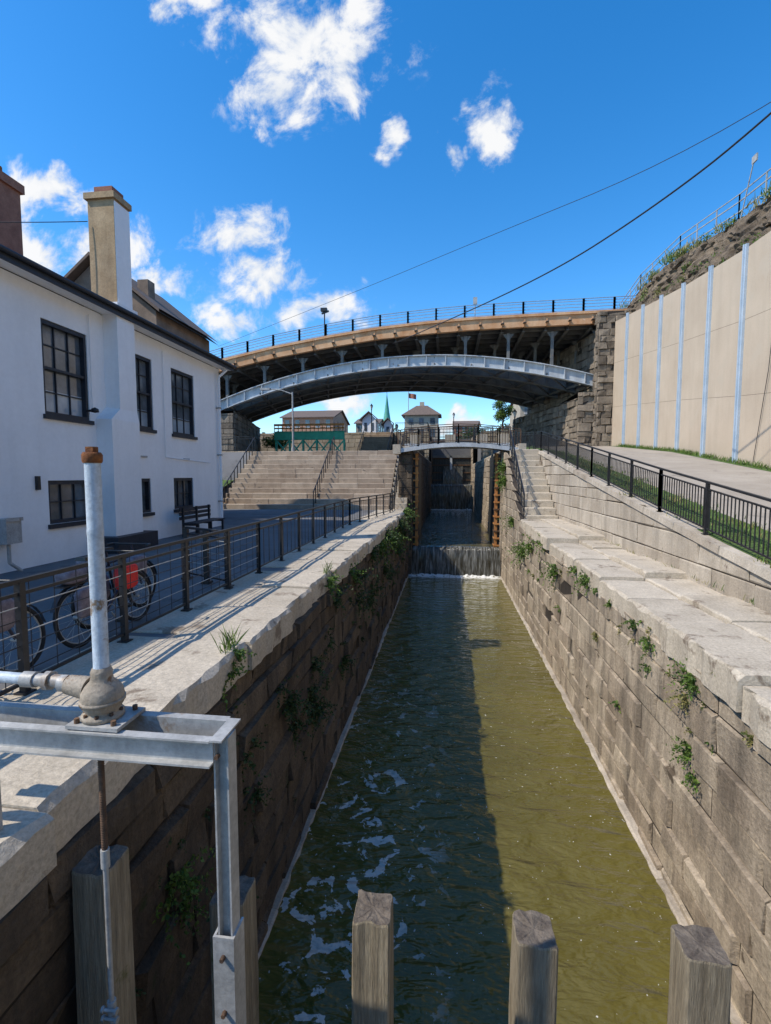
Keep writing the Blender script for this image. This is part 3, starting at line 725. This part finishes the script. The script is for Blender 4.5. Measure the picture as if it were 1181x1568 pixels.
# bench against the house
mb=MB()
for k in range(4): mb.box(-8.3+k*.12,-8.2+k*.12,14.4,16.4,-1.52,-1.48,M_navy)
for k in range(3): mb.box(-8.42,-8.38,14.4,16.4,-1.4+k*.14,-1.3+k*.14,M_navy)
for yy in(14.55,15.4,16.25):
    mb.box(-8.4,-8.34,yy-.03,yy+.03,-1.96,-1.0,M_black);mb.box(-7.9,-7.84,yy-.03,yy+.03,-1.96,-1.525,M_black);mb.box(-8.34,-7.9,yy-.03,yy+.03,-1.58,-1.53,M_black)
mb.obj('park_bench')

def gable(name,x0,x1,y0,y1,z0,ze,zr_,mw,mr,ax='y',nwin=3,rows=2):
    e=empty(name); mb=MB(); mb.box(x0,x1,y0,y1,z0,ze,mw); o=.35
    if ax=='y':
        xm=(x0+x1)/2
        mb.face([(x0,y0,ze),(x1,y0,ze),(xm,y0,zr_)],mw);mb.face([(x0,y1,ze),(xm,y1,zr_),(x1,y1,ze)],mw)
    else:
        ym=(y0+y1)/2
        mb.face([(x1,y0,ze),(x1,y1,ze),(x1,ym,zr_)],mw);mb.face([(x0,y0,ze),(x0,ym,zr_),(x0,y1,ze)],mw)
    mb.obj('walls',e); mb=MB()
    if ax=='y':
        for s,xx in((-1,x0),(1,x1)):
            a=[(xx+s*o,y0-o,ze-.15),(xm,y0-o,zr_+.08),(xm,y1+o,zr_+.08),(xx+s*o,y1+o,ze-.15)]
            mb.face(a,mr);mb.face([(p[0],p[1],p[2]+.14) for p in a],mr)
            mb.face([a[0],a[1],(a[1][0],a[1][1],a[1][2]+.14),(a[0][0],a[0][1],a[0][2]+.14)],mr)
    else:
        for s,yy in((-1,y0),(1,y1)):
            a=[(x0-o,yy+s*o,ze-.15),(x1+o,yy+s*o,ze-.15),(x1+o,ym,zr_+.08),(x0-o,ym,zr_+.08)]
            mb.face(a,mr);mb.face([(p[0],p[1],p[2]+.14) for p in a],mr)
            mb.face([a[0],a[1],(a[1][0],a[1][1],a[1][2]+.14),(a[0][0],a[0][1],a[0][2]+.14)],mr)
    mb.obj('roof',e); mb=MB()
    for r in range(rows):
        for i in range(nwin):
            w=(x1-x0)/nwin; xx=x0+w*(i+.5); h=(ze-z0)/rows; zz=z0+h*(r+.3)
            mb.box(xx-w*.2,xx+w*.2,y0-.04,y0-.003,zz,zz+h*.5,M_glass); mb.box(xx-w*.25,xx+w*.25,y0-.08,y0-.041,zz-.1,zz-.02,M_white)
            mb.box(x1+.003,x1+.04,y0+(y1-y0)*(i+.35)/nwin,y0+(y1-y0)*(i+.65)/nwin,zz,zz+h*.5,M_glass)
    mb.obj('windows',e); return e
M_brown=mat('brown_stone',(.16,.12,.09),(.28,.21,.16),2,.9,.3)
gable('stone_building',-17.6,-12.2,19.6,24.2,-2,6.9,9.1,M_brown,M_roof,'y',3,3)
mb=MB(); mb.box(-13.6,-13.1,20.5,21.0,7.4,8.6,M_brown);mb.obj('chimney_stack')
mb=MB(); mb.box(-16.6,-15.45,15.5,16.6,4,10.2,M_brickr);mb.box(-16.7,-15.35,15.4,16.7,10.2,10.5,M_brickr)
for k in range(3): mb.tube((-16.4+k*.35,16,10.5),(-16.4+k*.35,16,10.8),.12,M_rust)
mb.obj('brick_chimney')

# ------------------------------------------------------------------ distance
lh=empty('lock_house'); mb=MB()
mb.box(-6.6,-1.5,75,79,4.9,9.3,M_stonebld); mb.obj('walls',lh)
mb=MB(); a=[(-7.1,74.5,9.25),(-1.0,74.5,9.25),(-1.0,79.5,9.25),(-7.1,79.5,9.25)]; t=[(-4.9,76.6,10.9),(-3.2,76.6,10.9),(-3.2,77.4,10.9),(-4.9,77.4,10.9)]
for i in range(4): mb.face([a[i],a[(i+1)%4],t[(i+1)%4],t[i]],M_roof)
mb.face(t,M_roof);mb.face(a,M_roof);mb.box(-4.4,-3.7,76.8,77.2,10.9,11.5,M_stonebld);mb.obj('roof',lh)
mb=MB()
for x in(-6,-4.4,-2.7): mb.box(x,x+.7,74.95,74.99,6,7.2,M_glass); mb.box(x,x+.7,74.95,74.99,7.9,8.8,M_glass)
mb.obj('windows',lh)
gable('white_shed',-10.7,-9.0,61,63.5,5,7.1,7.9,M_white,M_roof,'y',2,1)
gable('white_shed',-8.2,-7.2,63,65,5,6.7,7.3,M_white,M_roof,'y',1,1)
ch=empty('church'); mb=MB(); mb.box(-14.9,-12.5,109,111.4,5,10.4,M_stonebld);mb.box(-14.9,-12.5,111.5,122,5,9,M_stonebld);mb.obj('tower',ch)
mb=MB(); mb.lathe(-13.7,110.2,[(1.45,10.4),(1.1,11.0),(.55,14.5),(0.02,18.6)],M_copper,8); mb.tube((-13.7,110.2,18.4),(-13.7,110.2,19.4),.05,M_black);mb.obj('spire',ch)
mb=MB(); mb.tube((-6.4,79.8,5),(-6.4,79.8,13.6),.06,M_galv)
vs=[];fs=[]
for i in range(7):
    for k in range(2): vs.append((-6.35+i*.2,79.8+.12*math.sin(i*1.3),13.4-k*.8-.04*i))
for i in range(6): fs.append((2*i,2*i+2,2*i+3,2*i+1))
mb.faces(vs,fs,M_brickr); mb.obj('flagpole')
gable('brick_building',-27,-18.5,78,90,5,9.6,11.2,mat('orange_brick',(.40,.2,.12),(.5,.28,.18)),M_roof,'x',5,2)
gable('brick_building',-17,-12.8,90,98,5,9.8,10.8,M_stonebld,M_roof,'x',3,2)
gable('stone_building',10.2,18,72,84,5,10.2,12.2,M_stonebld,M_roof,'x',4,3)
gable('brick_building',1.5,7.5,120,130,5,12.2,13.6,M_brickr,M_roof,'x',4,3)
def lamp_post(name,x,y,z,h):
    mb=MB(); mb.lathe(x,y,[(.14,z),(.14,z+.15),(.07,z+.3),(.05,z+h-.5),(.09,z+h-.45),(.05,z+h-.4)],M_black,10)
    mb.lathe(x,y,[(.07,z+h-.4),(.17,z+h-.05),(.17,z+h)],mat('lamp_glass',(.6,.6,.55),rough=.3),8); mb.lathe(x,y,[(.2,z+h),(.1,z+h+.12),(.02,z+h+.25)],M_black,8); mb.obj(name)
lamp_post('street_lamp',.75,66.9,5.0,3.3)
lamp_post('street_lamp',-5.2,50,1.7,3.4); lamp_post('street_lamp',-8.9,57,5,3.2); lamp_post('street_lamp',5.9,45,2.5,3.2)
mb=MB(); mb.tube((-10.8,33.4,1.7),(-10.8,33.4,5.85),.075,M_galv,.05); mb.path([(-10.8,33.4,5.7),(-11.6,33.4,6.0),(-12.5,33.4,6.1)],.035,M_galv); mb.box(-13.1,-12.4,33.25,33.5,6.02,6.16,M_galv);mb.tube((-10.8,33.4,1.7),(-10.8,33.4,2.0),.13,M_galv);mb.obj('street_light')
mb=MB(); mb.tube((-9.9,39.1,11.1),(-9.9,39.1,13.2),.05,M_black); mb.box(-10.15,-9.65,38.8,39.1,13.1,13.35,M_black);mb.bar((-10.1,39,12.95),(-9.5,38.9,13.1),.1,.12,M_black);mb.obj('floodlight')
mb=MB(); mb.tube((2.0,39.4,12.1),(2.0,39.4,13.4),.035,M_galv); mb.box(1.85,2.15,39.3,39.45,13.3,13.8,M_galv);mb.obj('bridge_sign')
gs=empty('green_trestle'); mb=MB()
mb.box(-16.4,-9.6,45,45.15,3.5,4.15,M_green);mb.box(-16.4,-9.6,44.9,45.25,4.15,4.21,M_green);mb.box(-16.4,-9.6,44.9,45.25,3.42,3.5,M_green)
for i in range(6):
    x=-16.3+i*1.32; mb.box(x,x+.16,44.95,45.2,1.7,3.42,M_green)
    if i<5: mb.bar((x+.07,45.05,1.8),(x+1.39,45.05,3.4),.08,.12,M_green); mb.bar((x+.07,45.12,3.4),(x+1.39,45.12,1.8),.08,.12,M_green)
mb.obj('truss',gs)
mb=MB()
for i in range(18): x=-16.4+i*.39; mb.box(x,x+.06,44.95,45,4.21,4.85,M_orust)
mb.bar((-16.4,44.97,4.5),(-9.6,44.97,4.5),.04,.14,M_orust);mb.bar((-16.4,44.97,4.82),(-9.6,44.97,4.82),.06,.2,M_orust);mb.obj('guard',gs)
mb=MB()
for _ in range(70):
    x=random.uniform(-45,-8);mb.leaves((x,random.uniform(100,112),random.uniform(6,8.6)),(2.2,2,1.6),120,.5,M_leafd)
for _ in range(40):
    x=random.uniform(3,30);mb.leaves((x,random.uniform(98,116),random.uniform(6,10.0)),(2.2,2,1.6),120,.5,M_leafd)
mb.obj('distant_trees')
def tree(name,x,y,z,h,r,seed=0):
    e=empty(name); mb=MB(); rr=random.Random(seed)
    mb.tube((x,y,z),(x+.1,y,z+h*.45),.14,M_rustd,.09)
    cs=[]
    for i in range(11):
        a=rr.random()*6.28;b=rr.uniform(.5,.95)
        c=(x+math.cos(a)*r*rr.uniform(.2,.8),y+math.sin(a)*r*rr.uniform(.2,.8),z+h*b); cs.append(c); mb.tube((x+.1,y,z+h*.42),c,.06,M_rustd,.015,n=6)
    mb.obj('trunk',e); mb=MB()
    for c in cs: mb.leaves(c,(r*.42,r*.42,h*.14),260,.16,M_leaf)
    mb.obj('crown',e)
tree('tree',6.4,60,5,4.0,1.5,3); tree('tree',-19,52.5,1.7,3.2,1.6,4); tree('tree',-21,46,1.7,3.4,1.6,5)

# ------------------------------------------------------------------ weeds
mb=MB(); random.seed(21)
WX=W_L+.03
for y,z,r,n,dark in [(5.0,-1.98,.20,12,0),(4.75,-2.15,.22,12,0),(9.3,-2.1,.3,20,0),(9.7,-2.5,.4,26,1),(9.0,-3.2,.35,16,1),(6.6,-3.35,.4,30,1),(6.25,-3.0,.3,18,1),(6.9,-3.9,.3,14,1),(7.6,-3.7,.5,40,1),(8.1,-4.2,.4,26,1),(7.9,-3.3,.35,20,1),(3.65,-3.5,.38,30,0),(3.8,-3.8,.3,18,0),(5.4,-3.9,.28,12,1),(5.2,-3.2,.3,16,1),(4.9,-4.9,.2,8,1),(11.9,-2.6,.5,30,1),(12.3,-3.3,.5,26,1),(11.3,-2.3,.3,14,0),(16.6,-2.5,.6,30,0),(18,-2.3,.6,26,1),(20,-2.7,.8,40,0),(23,-2.4,.8,44,1),(22,-3.4,.6,24,1),(14.6,-2.4,.5,24,1),(26,-2.0,.7,40,0),(14.2,-3.7,.5,18,1),(10.4,-4.2,.4,16,1),(17.5,-3.5,.6,20,1),(25,-3.0,.6,22,1)]:
    mb.weed(WX,y,z,r,n,.035+.0032*y,M_leafd if dark else M_leaf,1,.3)
for _ in range(60):
    y=random.uniform(3,27); mb.weed(WX,y,random.uniform(-4.6,-2.2),.1+.006*y,random.randint(2,5),.025+.003*y,M_leafd,1,.1)
for y,n in ((4.95,30),(5.1,22),(9.35,26)): mb.blades((W_L-.02,y,-1.95),.06,.10,n,.26,M_leaf,.005)
mb.obj('wall_weeds')
mb=MB()
WX=W_R-.04
for y,z,r,n,d in [(8.55,-2.5,.17,10,0),(7.9,-2.6,.24,18,0),(7.8,-2.95,.18,10,0),(6.55,-2.62,.3,30,0),(6.7,-2.95,.25,16,1),(6.5,-3.6,.26,22,0),(6.42,-3.85,.16,10,0),(9.2,-4.2,.12,5,0),(10.6,-3.4,.14,6,1),(20.6,-3.1,.7,40,0),(19,-2.7,.5,26,0),(14.6,-2.8,.5,34,0),(11.4,-2.35,.35,24,0),(9.8,-2.5,.15,7,0),(24,-2.2,.6,26,0),(27.4,-.2,.7,44,0),(27.8,.5,.6,36,0),(12.4,-2.35,.2,9,0),(5.3,-2.75,.10,6,1),(16.6,-2.3,.4,16,0)]:
    mb.weed(WX,y,z,r,n,.030+.003*y,M_dry if d else M_leaf,-1,.1)
for _ in range(26):
    y=random.uniform(5,21); mb.weed(WX,y,random.choice([-2.4,-2.8,-3.3,-3.7])+random.gauss(0,.05),.07+.004*y,random.randint(2,4),.022+.0025*y,M_dry if random.random()<.5 else M_leaf,-1,.1)
for _ in range(50):
    y=random.uniform(5,22); mb.blades((4.82,y,-2.02),.05,.10,6,.13,M_leaf if random.random()<.6 else M_dry,.005)
mb.obj('wall_weeds')
random.seed(5)
# ------------------------------------------------------------------ foreground: timber posts
def post(x,y,zt,w=.3,d=.3):
    mb=MB(); levels=[-6.6,-6.2,-5.8,-5.5,-5.2,-5,-4.75,-4.5,-4.25,-4,-3.8,zt-.5,zt-.36,zt-.25,zt-.14,zt-.07,zt-.015,zt]
    levels=sorted(set(z for z in levels if z<=zt)); rings=[]
    base=[]
    cr=[(-1,-1),(1,-1),(1,1),(-1,1)]
    for k in range(4):
        (a,b),(c,e)=cr[k],cr[(k+1)%4]
        for t in (.05,.2,.35,.5,.65,.8,.95): base.append((a+(c-a)*t,b+(e-b)*t))
    n=len(base); sd=random.random()*50
    for k,z in enumerate(levels):
        ring=[]; top=k>=len(levels)-2
        for a,b in base:
            j=mn.noise(Vector((a*1.7+sd,b*1.7,z*.9)))*.012+ -abs(mn.noise(Vector((a*7+sd,b*7,z*.6))))*.014; s=1-(.04 if k==len(levels)-1 else 0)
            ring.append((x+a*(s*w/2+j),y+b*(s*d/2+j),z+(mn.noise(Vector((a*2.5+sd,b*2.5,5)))*.022 if top else 0)))
        rings.append(ring)
    vs=[p for r in rings for p in r];fs=[]
    for k in range(len(rings)-1):
        for i in range(n): fs.append((k*n+i,k*n+(i+1)%n,(k+1)*n+(i+1)%n,(k+1)*n+i))
    mb.faces(vs,fs,M_wood) 
    c=Vector((x,y,zt-.006)); inner=[tuple(Vector(p).lerp(c,.5)+Vector((0,0,random.uniform(-.008,.008)))) for p in rings[-1]]
    for i in range(n):
        mb.face([rings[-1][i],rings[-1][(i+1)%n],inner[(i+1)%n],inner[i]],M_woodtop); mb.face([inner[i],inner[(i+1)%n],tuple(c)],M_woodtop)
    mb.obj('timber_post')
post(-2.16,2.66,-2.42,.24,.25)
post(-1.71,3.57,-3.38,.28); post(-.55,3.57,-3.40,.29); post(.68,3.56,-3.42); post(1.86,3.57,-3.40,.31)

vf=empty('valve_stand')
mb=MB()
def channelX(x0,x1,y,z0,z1,dep,mt,t=.010):
    s=1 if dep>0 else -1; yw=sorted((y,y+s*t))
    mb.box(x0,x1,yw[0],yw[1],z0,z1,mt); fy=sorted((y+s*t,y+dep))
    mb.box(x0,x1,fy[0],fy[1],z1-t,z1,mt);mb.box(x0,x1,fy[0],fy[1],z0,z0+t,mt)
channelX(-3.0,-1.12,2.16,-1.40,-1.265,-.05,M_galv)
channelX(-3.0,-1.12,2.30,-1.39,-1.26,.05,M_galv)
mb.box(-1.118,-1.055,2.11,2.33,-1.268,-1.258,M_galv)
mb.box(-1.88,-1.60,2.12,2.35,-1.258,-1.24,M_galv)
for xx in(-1.84,-1.64):
    for yy in(2.15,2.32): mb.tube((xx,yy,-1.24),(xx,yy,-1.215),.013,M_rustd,n=6)
for xx,top in((-1.085,-1.27),(-2.44,-1.40)):
    mb.box(xx-.038,xx-.029,2.16,2.25,-6.4,top,M_galv);mb.box(xx+.029,xx+.038,2.16,2.25,-6.4,top,M_galv);mb.box(xx-.029,xx+.029,2.20,2.21,-6.4,top,M_galv)
mb.box(-1.145,-1.035,2.145,2.158,-6.4,-2.30,M_galv);mb.box(-1.145,-1.133,2.158,2.27,-6.4,-2.30,M_galv);mb.box(-1.047,-1.035,2.158,2.27,-6.4,-2.30,M_galv)
for z in(-2.4,-2.7,-1.35): mb.tube((-1.09,2.145,z),(-1.09,2.12,z),.012,M_rustd,n=6)
mb.obj('steel_frame',vf)
mb=MB(); px,py=-1.755,2.23
mb.lathe(px,py,[(.040,-1.02),(.040,-.98),(.037,-.97),(.037,-.30),(.0385,-.29),(.0385,-.27),(.037,-.26),(.037,.06),(.036,.07)],M_pipe,22)
mb.lathe(px,py,[(.042,.065),(.046,.075),(.047,.105),(.040,.118),(.0,.12)],M_rust,10);mb.box(px-.020,px+.020,py-.020,py+.020,.118,.145,M_rust)
mb.lathe(px,py,[(.0,-1.235),(.10,-1.235),(.10,-1.215),(.078,-1.208),(.082,-1.195),(.098,-1.17),(.102,-1.13),(.098,-1.10),(.08,-1.07),(.055,-1.045),(.05,-1.02),(.052,-1.0),(.046,-.985),(.04,-.975)],M_bonnet,28)
mb.lathe(px,py,[(.0,-1.155),(.107,-1.155),(.107,-1.138),(.0,-1.138)],M_bonnet,28)
for k in range(8):
    t=k*.785+.3; mb.tube((px+.085*math.cos(t),py+.085*math.sin(t),-1.215),(px+.085*math.cos(t),py+.085*math.sin(t),-1.198),.010,M_rustd,n=6)
mb.obj('bonnet_and_pipe',vf)
mb=MB()
for k in range(60):
    z=-1.26-k*.013; mb.lathe(px-.01,py-.02,[(.013,z),(.017,z-.006),(.013,z-.013)],M_rustd,10)
mb.tube((px-.01,py-.02,-2.0),(px-.01,py-.02,-6.4),.0135,M_galv)
for z in(-2.0,-2.86): mb.tube((px-.01,py-.02,z-.05),(px-.01,py-.02,z+.05),.022,M_galv)
for z in(-2.84,-2.89):
    mb.tube((px-.05,py-.045,z),(px+.035,py-.045,z),.009,M_galv,n=6);mb.tube((px+.026,py-.045,z),(px+.04,py-.045,z),.018,M_galv,n=6);mb.tube((px-.05,py-.045,z),(px-.036,py-.045,z),.016,M_galv,n=6)
mb.obj('stem',vf)
mb=MB(); zp=-1.075
mb.tube((-3.2,2.25,zp+.02),(-2.12,2.23,zp+.01),.030,M_pipe);mb.tube((-2.2,2.23,zp+.01),(-2.13,2.23,zp+.01),.043,M_galv,n=8)
mb.tube((-2.12,2.23,zp+.01),(-1.98,2.23,zp+.01),.034,M_galv);mb.tube((-2.07,2.23,zp+.01),(-2.04,2.23,zp+.01),.050,M_galv,n=8);mb.tube((-1.985,2.23,zp),(-1.945,2.23,zp),.045,M_galv,n=8)
mb.tube((-1.945,2.23,zp-.005),(-1.83,2.23,zp-.02),.048,M_bonnet,.06,n=16)
mb.obj('side_pipe',vf)
mb=MB(); mb.bar((-3.1,2.05,-3.1),(-1.0,2.05,-3.1),.05,.06,M_black); mb.obj('lower_rail',vf)

# ------------------------------------------------------------------ bicycles
def bicycle(x,y,z,lean=.06,bag=M_red):
    e=empty('bicycle'); R=.335
    def P(dy,dz,dx=0): return (x+dx-lean*dz*2,y+dy,z+dz)
    mb=MB()
    for dy in(0,1.03):
        c=P(dy,R); mb.torus(c,(1,0,lean*2),R-.018,.024,M_rubber,36,6); mb.torus(c,(1,0,lean*2),R-.047,.010,M_galv,36,4); mb.tube((c[0]-.05,c[1],c[2]),(c[0]+.05,c[1],c[2]),.02,M_galv,n=8)
        for k in range(18):
            t=k*math.pi/9; mb.tube((c[0]+(.03 if k%2 else -.03),c[1],c[2]),(c[0]-lean*2*math.sin(t)*(R-.05),c[1]+math.cos(t)*(R-.05),c[2]+math.sin(t)*(R-.05)),.0022,M_galv,n=3,cap=False)
        for k in range(9):
            t0=.2+k*.28;t1=t0+.28; g=R+.03
            mb.bar((x-lean*2*(R+math.sin(t0)*g),c[1]+math.cos(t0)*g,z+R+math.sin(t0)*g),(x-lean*2*(R+math.sin(t1)*g),c[1]+math.cos(t1)*g,z+R+math.sin(t1)*g),.05,.004,M_black)
    mb.obj('wheels',e); mb=MB(); F=mat('bicycle_paint',(.02,.02,.03),(.04,.04,.06),rough=.3)
    bb=P(.45,.28);st=P(.33,.78);hd=P(.85,.80);hb=P(.90,.62);rear=P(0,R);front=P(1.03,R)
    for a,b,r in((bb,st,.018),(st,hd,.017),(bb,hb,.021),(bb,rear,.012),(st,rear,.011),(hd,hb,.022),(hb,front,.015),(st,P(.30,.93),.013),(hd,P(.83,.97),.013)): mb.tube(a,b,r,F,n=8)
    mb.obj('frame',e); mb=MB()
    mb.tube(P(.83,.97,-.28),P(.83,.97,.28),.013,M_black);mb.tube(P(.83,.97,-.28),P(.72,.97,-.30),.017,M_black);mb.tube(P(.83,.97,.28),P(.72,.97,.30),.017,M_black)
    s=P(.28,.95); mb.faces([(s[0]-.07,s[1]-.12,s[2]),(s[0]+.07,s[1]-.12,s[2]),(s[0]+.02,s[1]+.15,s[2]),(s[0]-.02,s[1]+.15,s[2]),(s[0]-.06,s[1]-.11,s[2]+.045),(s[0]+.06,s[1]-.11,s[2]+.045),(s[0]+.015,s[1]+.14,s[2]+.035),(s[0]-.015,s[1]+.14,s[2]+.035)],[(3,2,1,0),(4,5,6,7),(0,1,5,4),(1,2,6,5),(2,3,7,6),(3,0,4,7)],M_black)
    mb.torus((bb[0]+.06,bb[1],bb[2]),(1,0,0),.09,.006,M_galv,20,4)
    mb.tube((bb[0]+.07,bb[1],bb[2]),(bb[0]+.07,bb[1]+.1,bb[2]-.13),.009,M_galv);mb.tube((bb[0]-.07,bb[1],bb[2]),(bb[0]-.07,bb[1]-.1,bb[2]+.13),.009,M_galv)
    mb.box(bb[0]+.07,bb[0]+.16,bb[1]+.06,bb[1]+.14,bb[2]-.15,bb[2]-.12,M_black)
    mb.bar(P(-.2,.72),P(.2,.72),.12,.015,M_black)
    mb.obj('controls',e); mb=MB()
    def bagb(dy,dz,dx,sy,sz,sx,mt):
        c=Vector(P(dy,dz,dx)); vs=[];fs=[];n=12;m=8
        for i in range(m+1):
            ph=math.pi*i/m
            for k in range(n):
                t=2*math.pi*k/n; pw=lambda v:math.copysign(abs(v)**.5,v)
                q=1+.12*mn.noise(Vector((i*.9,k*.8,sx*40)))
                vs.append((c.x+sx*q*pw(math.cos(t))*math.sin(ph)**.5,c.y+sy*q*pw(math.sin(t))*math.sin(ph)**.5,c.z+sz*pw(math.cos(ph))))
        for i in range(m):
            for k in range(n): fs.append((i*n+k,i*n+(k+1)%n,(i+1)*n+(k+1)%n,(i+1)*n+k))
        mb.faces(vs,fs,mt,.5,True)
    bagb(.0,.52,.13,.14,.17,.05,M_grey); bagb(.0,.82,0,.16,.09,.11,M_grey)
    bagb(.72,.66,.14,.19,.16,.07,bag)
    mb.obj('bags',e)
bicycle(-4.12,4.95,-1.94); bicycle(-4.15,3.15,-1.94,bag=M_grey); bicycle(-4.5,5.6,-1.94,.0,M_grey)

# ------------------------------------------------------------------ cables
def cable(name,pts,r):
    cu=bpy.data.curves.new(name,'CURVE');cu.dimensions='3D';cu.bevel_depth=r;cu.resolution_u=8
    sp=cu.splines.new('NURBS');sp.points.add(len(pts)-1)
    for p,q in zip(sp.points,pts): p.co=(q[0],q[1],q[2],1)
    sp.order_u=3; sp.use_endpoint_u=True; cu.materials.append(M_black)
    o=bpy.data.objects.new(name,cu);scene.collection.objects.link(o)
cable('overhead_cable',[(9.6,10,10.0),(7.96,14,8.96),(6.55,17.5,8.7),(4.5,22.4,8.8),(.09,30,9.3),(-4.4,38.9,10.35)],.028)
cable('overhead_cable',[(9.6,10,9.2),(7.98,14,8.88),(1.0,22,10.0),(-4.73,28,10.6),(-18.4,38,10.4)],.010)
cable('overhead_cable',[(-14,10,5.9),(-10.8,11,6.1),(-9.2,11.9,6.5)],.010)

# ------------------------------------------------------------------ world, sun, camera
sd=Vector((-.79,-.38,1.0)).normalized()
el=math.asin(sd.z); az=math.atan2(sd.x,sd.y)%(2*math.pi)
w=bpy.data.worlds.new('World');scene.world=w;w.use_nodes=True;nt=w.node_tree
bg=nt.nodes['Background'];out=nt.nodes['World Output']
sky=nn(nt,'ShaderNodeTexSky',sky_type='NISHITA');sky.sun_disc=False;sky.sun_elevation=el;sky.sun_rotation=az
sky.altitude=200;sky.air_density=1.0;sky.dust_density=.3;sky.ozone_density=3.0
hsv=nn(nt,'ShaderNodeHueSaturation');hsv.inputs['Saturation'].default_value=1.36;hsv.inputs['Value'].default_value=1.65;nt.links.new(sky.outputs[0],hsv.inputs['Color'])
nt.links.new(hsv.outputs[0],bg.inputs[0]);bg.inputs[1].default_value=.15
tc=nn(nt,'ShaderNodeTexCoord').outputs['Generated']
sx=nn(nt,'ShaderNodeSeparateXYZ');nt.links.new(tc,sx.inputs[0])
ysafe=mth(nt,'MAXIMUM',sx.outputs[1],.02)
a=mth(nt,'DIVIDE',sx.outputs[0],ysafe);b=mth(nt,'DIVIDE',sx.outputs[2],ysafe)
cv=nn(nt,'ShaderNodeCombineXYZ');nt.links.new(a,cv.inputs[0]);nt.links.new(b,cv.inputs[1])
# warp the cloud domain so that no outline is a plain ellipse
wn=noi(nt,cv.outputs[0],7,4,.6,0,out=1)
ws=nn(nt,'ShaderNodeVectorMath',operation='SUBTRACT');nt.links.new(wn,ws.inputs[0]);ws.inputs[1].default_value=(.5,.5,.5)
wm=nn(nt,'ShaderNodeVectorMath',operation='MULTIPLY');nt.links.new(ws.outputs[0],wm.inputs[0]);wm.inputs[1].default_value=(.16,.16,0)
wa=nn(nt,'ShaderNodeVectorMath',operation='ADD');nt.links.new(cv.outputs[0],wa.inputs[0]);nt.links.new(wm.outputs[0],wa.inputs[1])
CL=[(-.29,.86,.20,.12),(-.20,.80,.11,.08),(-.36,.76,.11,.08),(-.27,.96,.10,.08),(-.43,.49,.12,.07),(-.38,.42,.11,.07),(-.45,.335,.11,.04),(-.27,.345,.14,.045),(.075,.66,.055,.085),(0,.61,.035,.055),(-.12,.66,.04,.04),(-.86,.61,.14,.06),(-.74,.50,.17,.08),(-.92,.47,.18,.10),(-.62,.42,.10,.05),(-.55,.97,.09,.07),(-.21,.147,.09,.03),(.005,.105,.08,.025),(-1.5,.8,.3,.2),(.9,1.4,.3,.15)]
cur=None
for cx,cy,rx,ry in CL:
    s=nn(nt,'ShaderNodeVectorMath',operation='SUBTRACT');nt.links.new(wa.outputs[0],s.inputs[0]);s.inputs[1].default_value=(cx,cy,0)
    m_=nn(nt,'ShaderNodeVectorMath',operation='MULTIPLY');nt.links.new(s.outputs[0],m_.inputs[0]);m_.inputs[1].default_value=(1/rx,1/ry,0)
    l=nn(nt,'ShaderNodeVectorMath',operation='LENGTH');nt.links.new(m_.outputs[0],l.inputs[0])
    v=mth(nt,'SUBTRACT',1.0,l.outputs['Value']); cur=v if cur is None else mth(nt,'MAXIMUM',cur,v)
cur=mth(nt,'MAXIMUM',cur,-1.0)
n1=noi(nt,cv.outputs[0],9,13,.66,.3)
den=mth(nt,'ADD',mth(nt,'MULTIPLY',cur,.7),mth(nt,'MULTIPLY',mth(nt,'SUBTRACT',n1,.5),2.6))
d=rng(nt,den,.0,.6,0,1,True); d=mth(nt,'MULTIPLY',d,rng(nt,cur,-.4,.12)); d=mth(nt,'MULTIPLY',d,rng(nt,sx.outputs[1],.03,.1))
d=mth(nt,'MULTIPLY',d,.97)
n2=noi(nt,cv.outputs[0],9,6,.6,.4)
shade=rng(nt,mth(nt,'ADD',n2,mth(nt,'MULTIPLY',den,.35)),.42,.78)
bg2=nn(nt,'ShaderNodeBackground');nt.links.new(mixc(nt,shade,(.66,.74,.86),(1,1,1)),bg2.inputs[0]);bg2.inputs[1].default_value=.98
mx=nn(nt,'ShaderNodeMixShader');nt.links.new(d,mx.inputs[0]);nt.links.new(bg.outputs[0],mx.inputs[1]);nt.links.new(bg2.outputs[0],mx.inputs[2]);nt.links.new(mx.outputs[0],out.inputs[0])

sl=bpy.data.lights.new('sun','SUN');sl.energy=5.0;sl.angle=math.radians(.5);sl.color=(1,.91,.78)
so=bpy.data.objects.new('sun',sl);scene.collection.objects.link(so);so.rotation_euler=sd.to_track_quat('Z','Y').to_euler()
cam=bpy.data.cameras.new('camera');co=bpy.data.objects.new('camera',cam);scene.collection.objects.link(co)
cam.sensor_fit='VERTICAL';cam.sensor_height=36;cam.lens=745/1568*36;cam.clip_start=.05;cam.clip_end=6000
co.rotation_euler=(math.radians(90-4.22),0,math.radians(7.25));co.location=(0,0,0)
scene.camera=co
scene.view_settings.view_transform='Standard';scene.view_settings.look='None';scene.view_settings.exposure=0
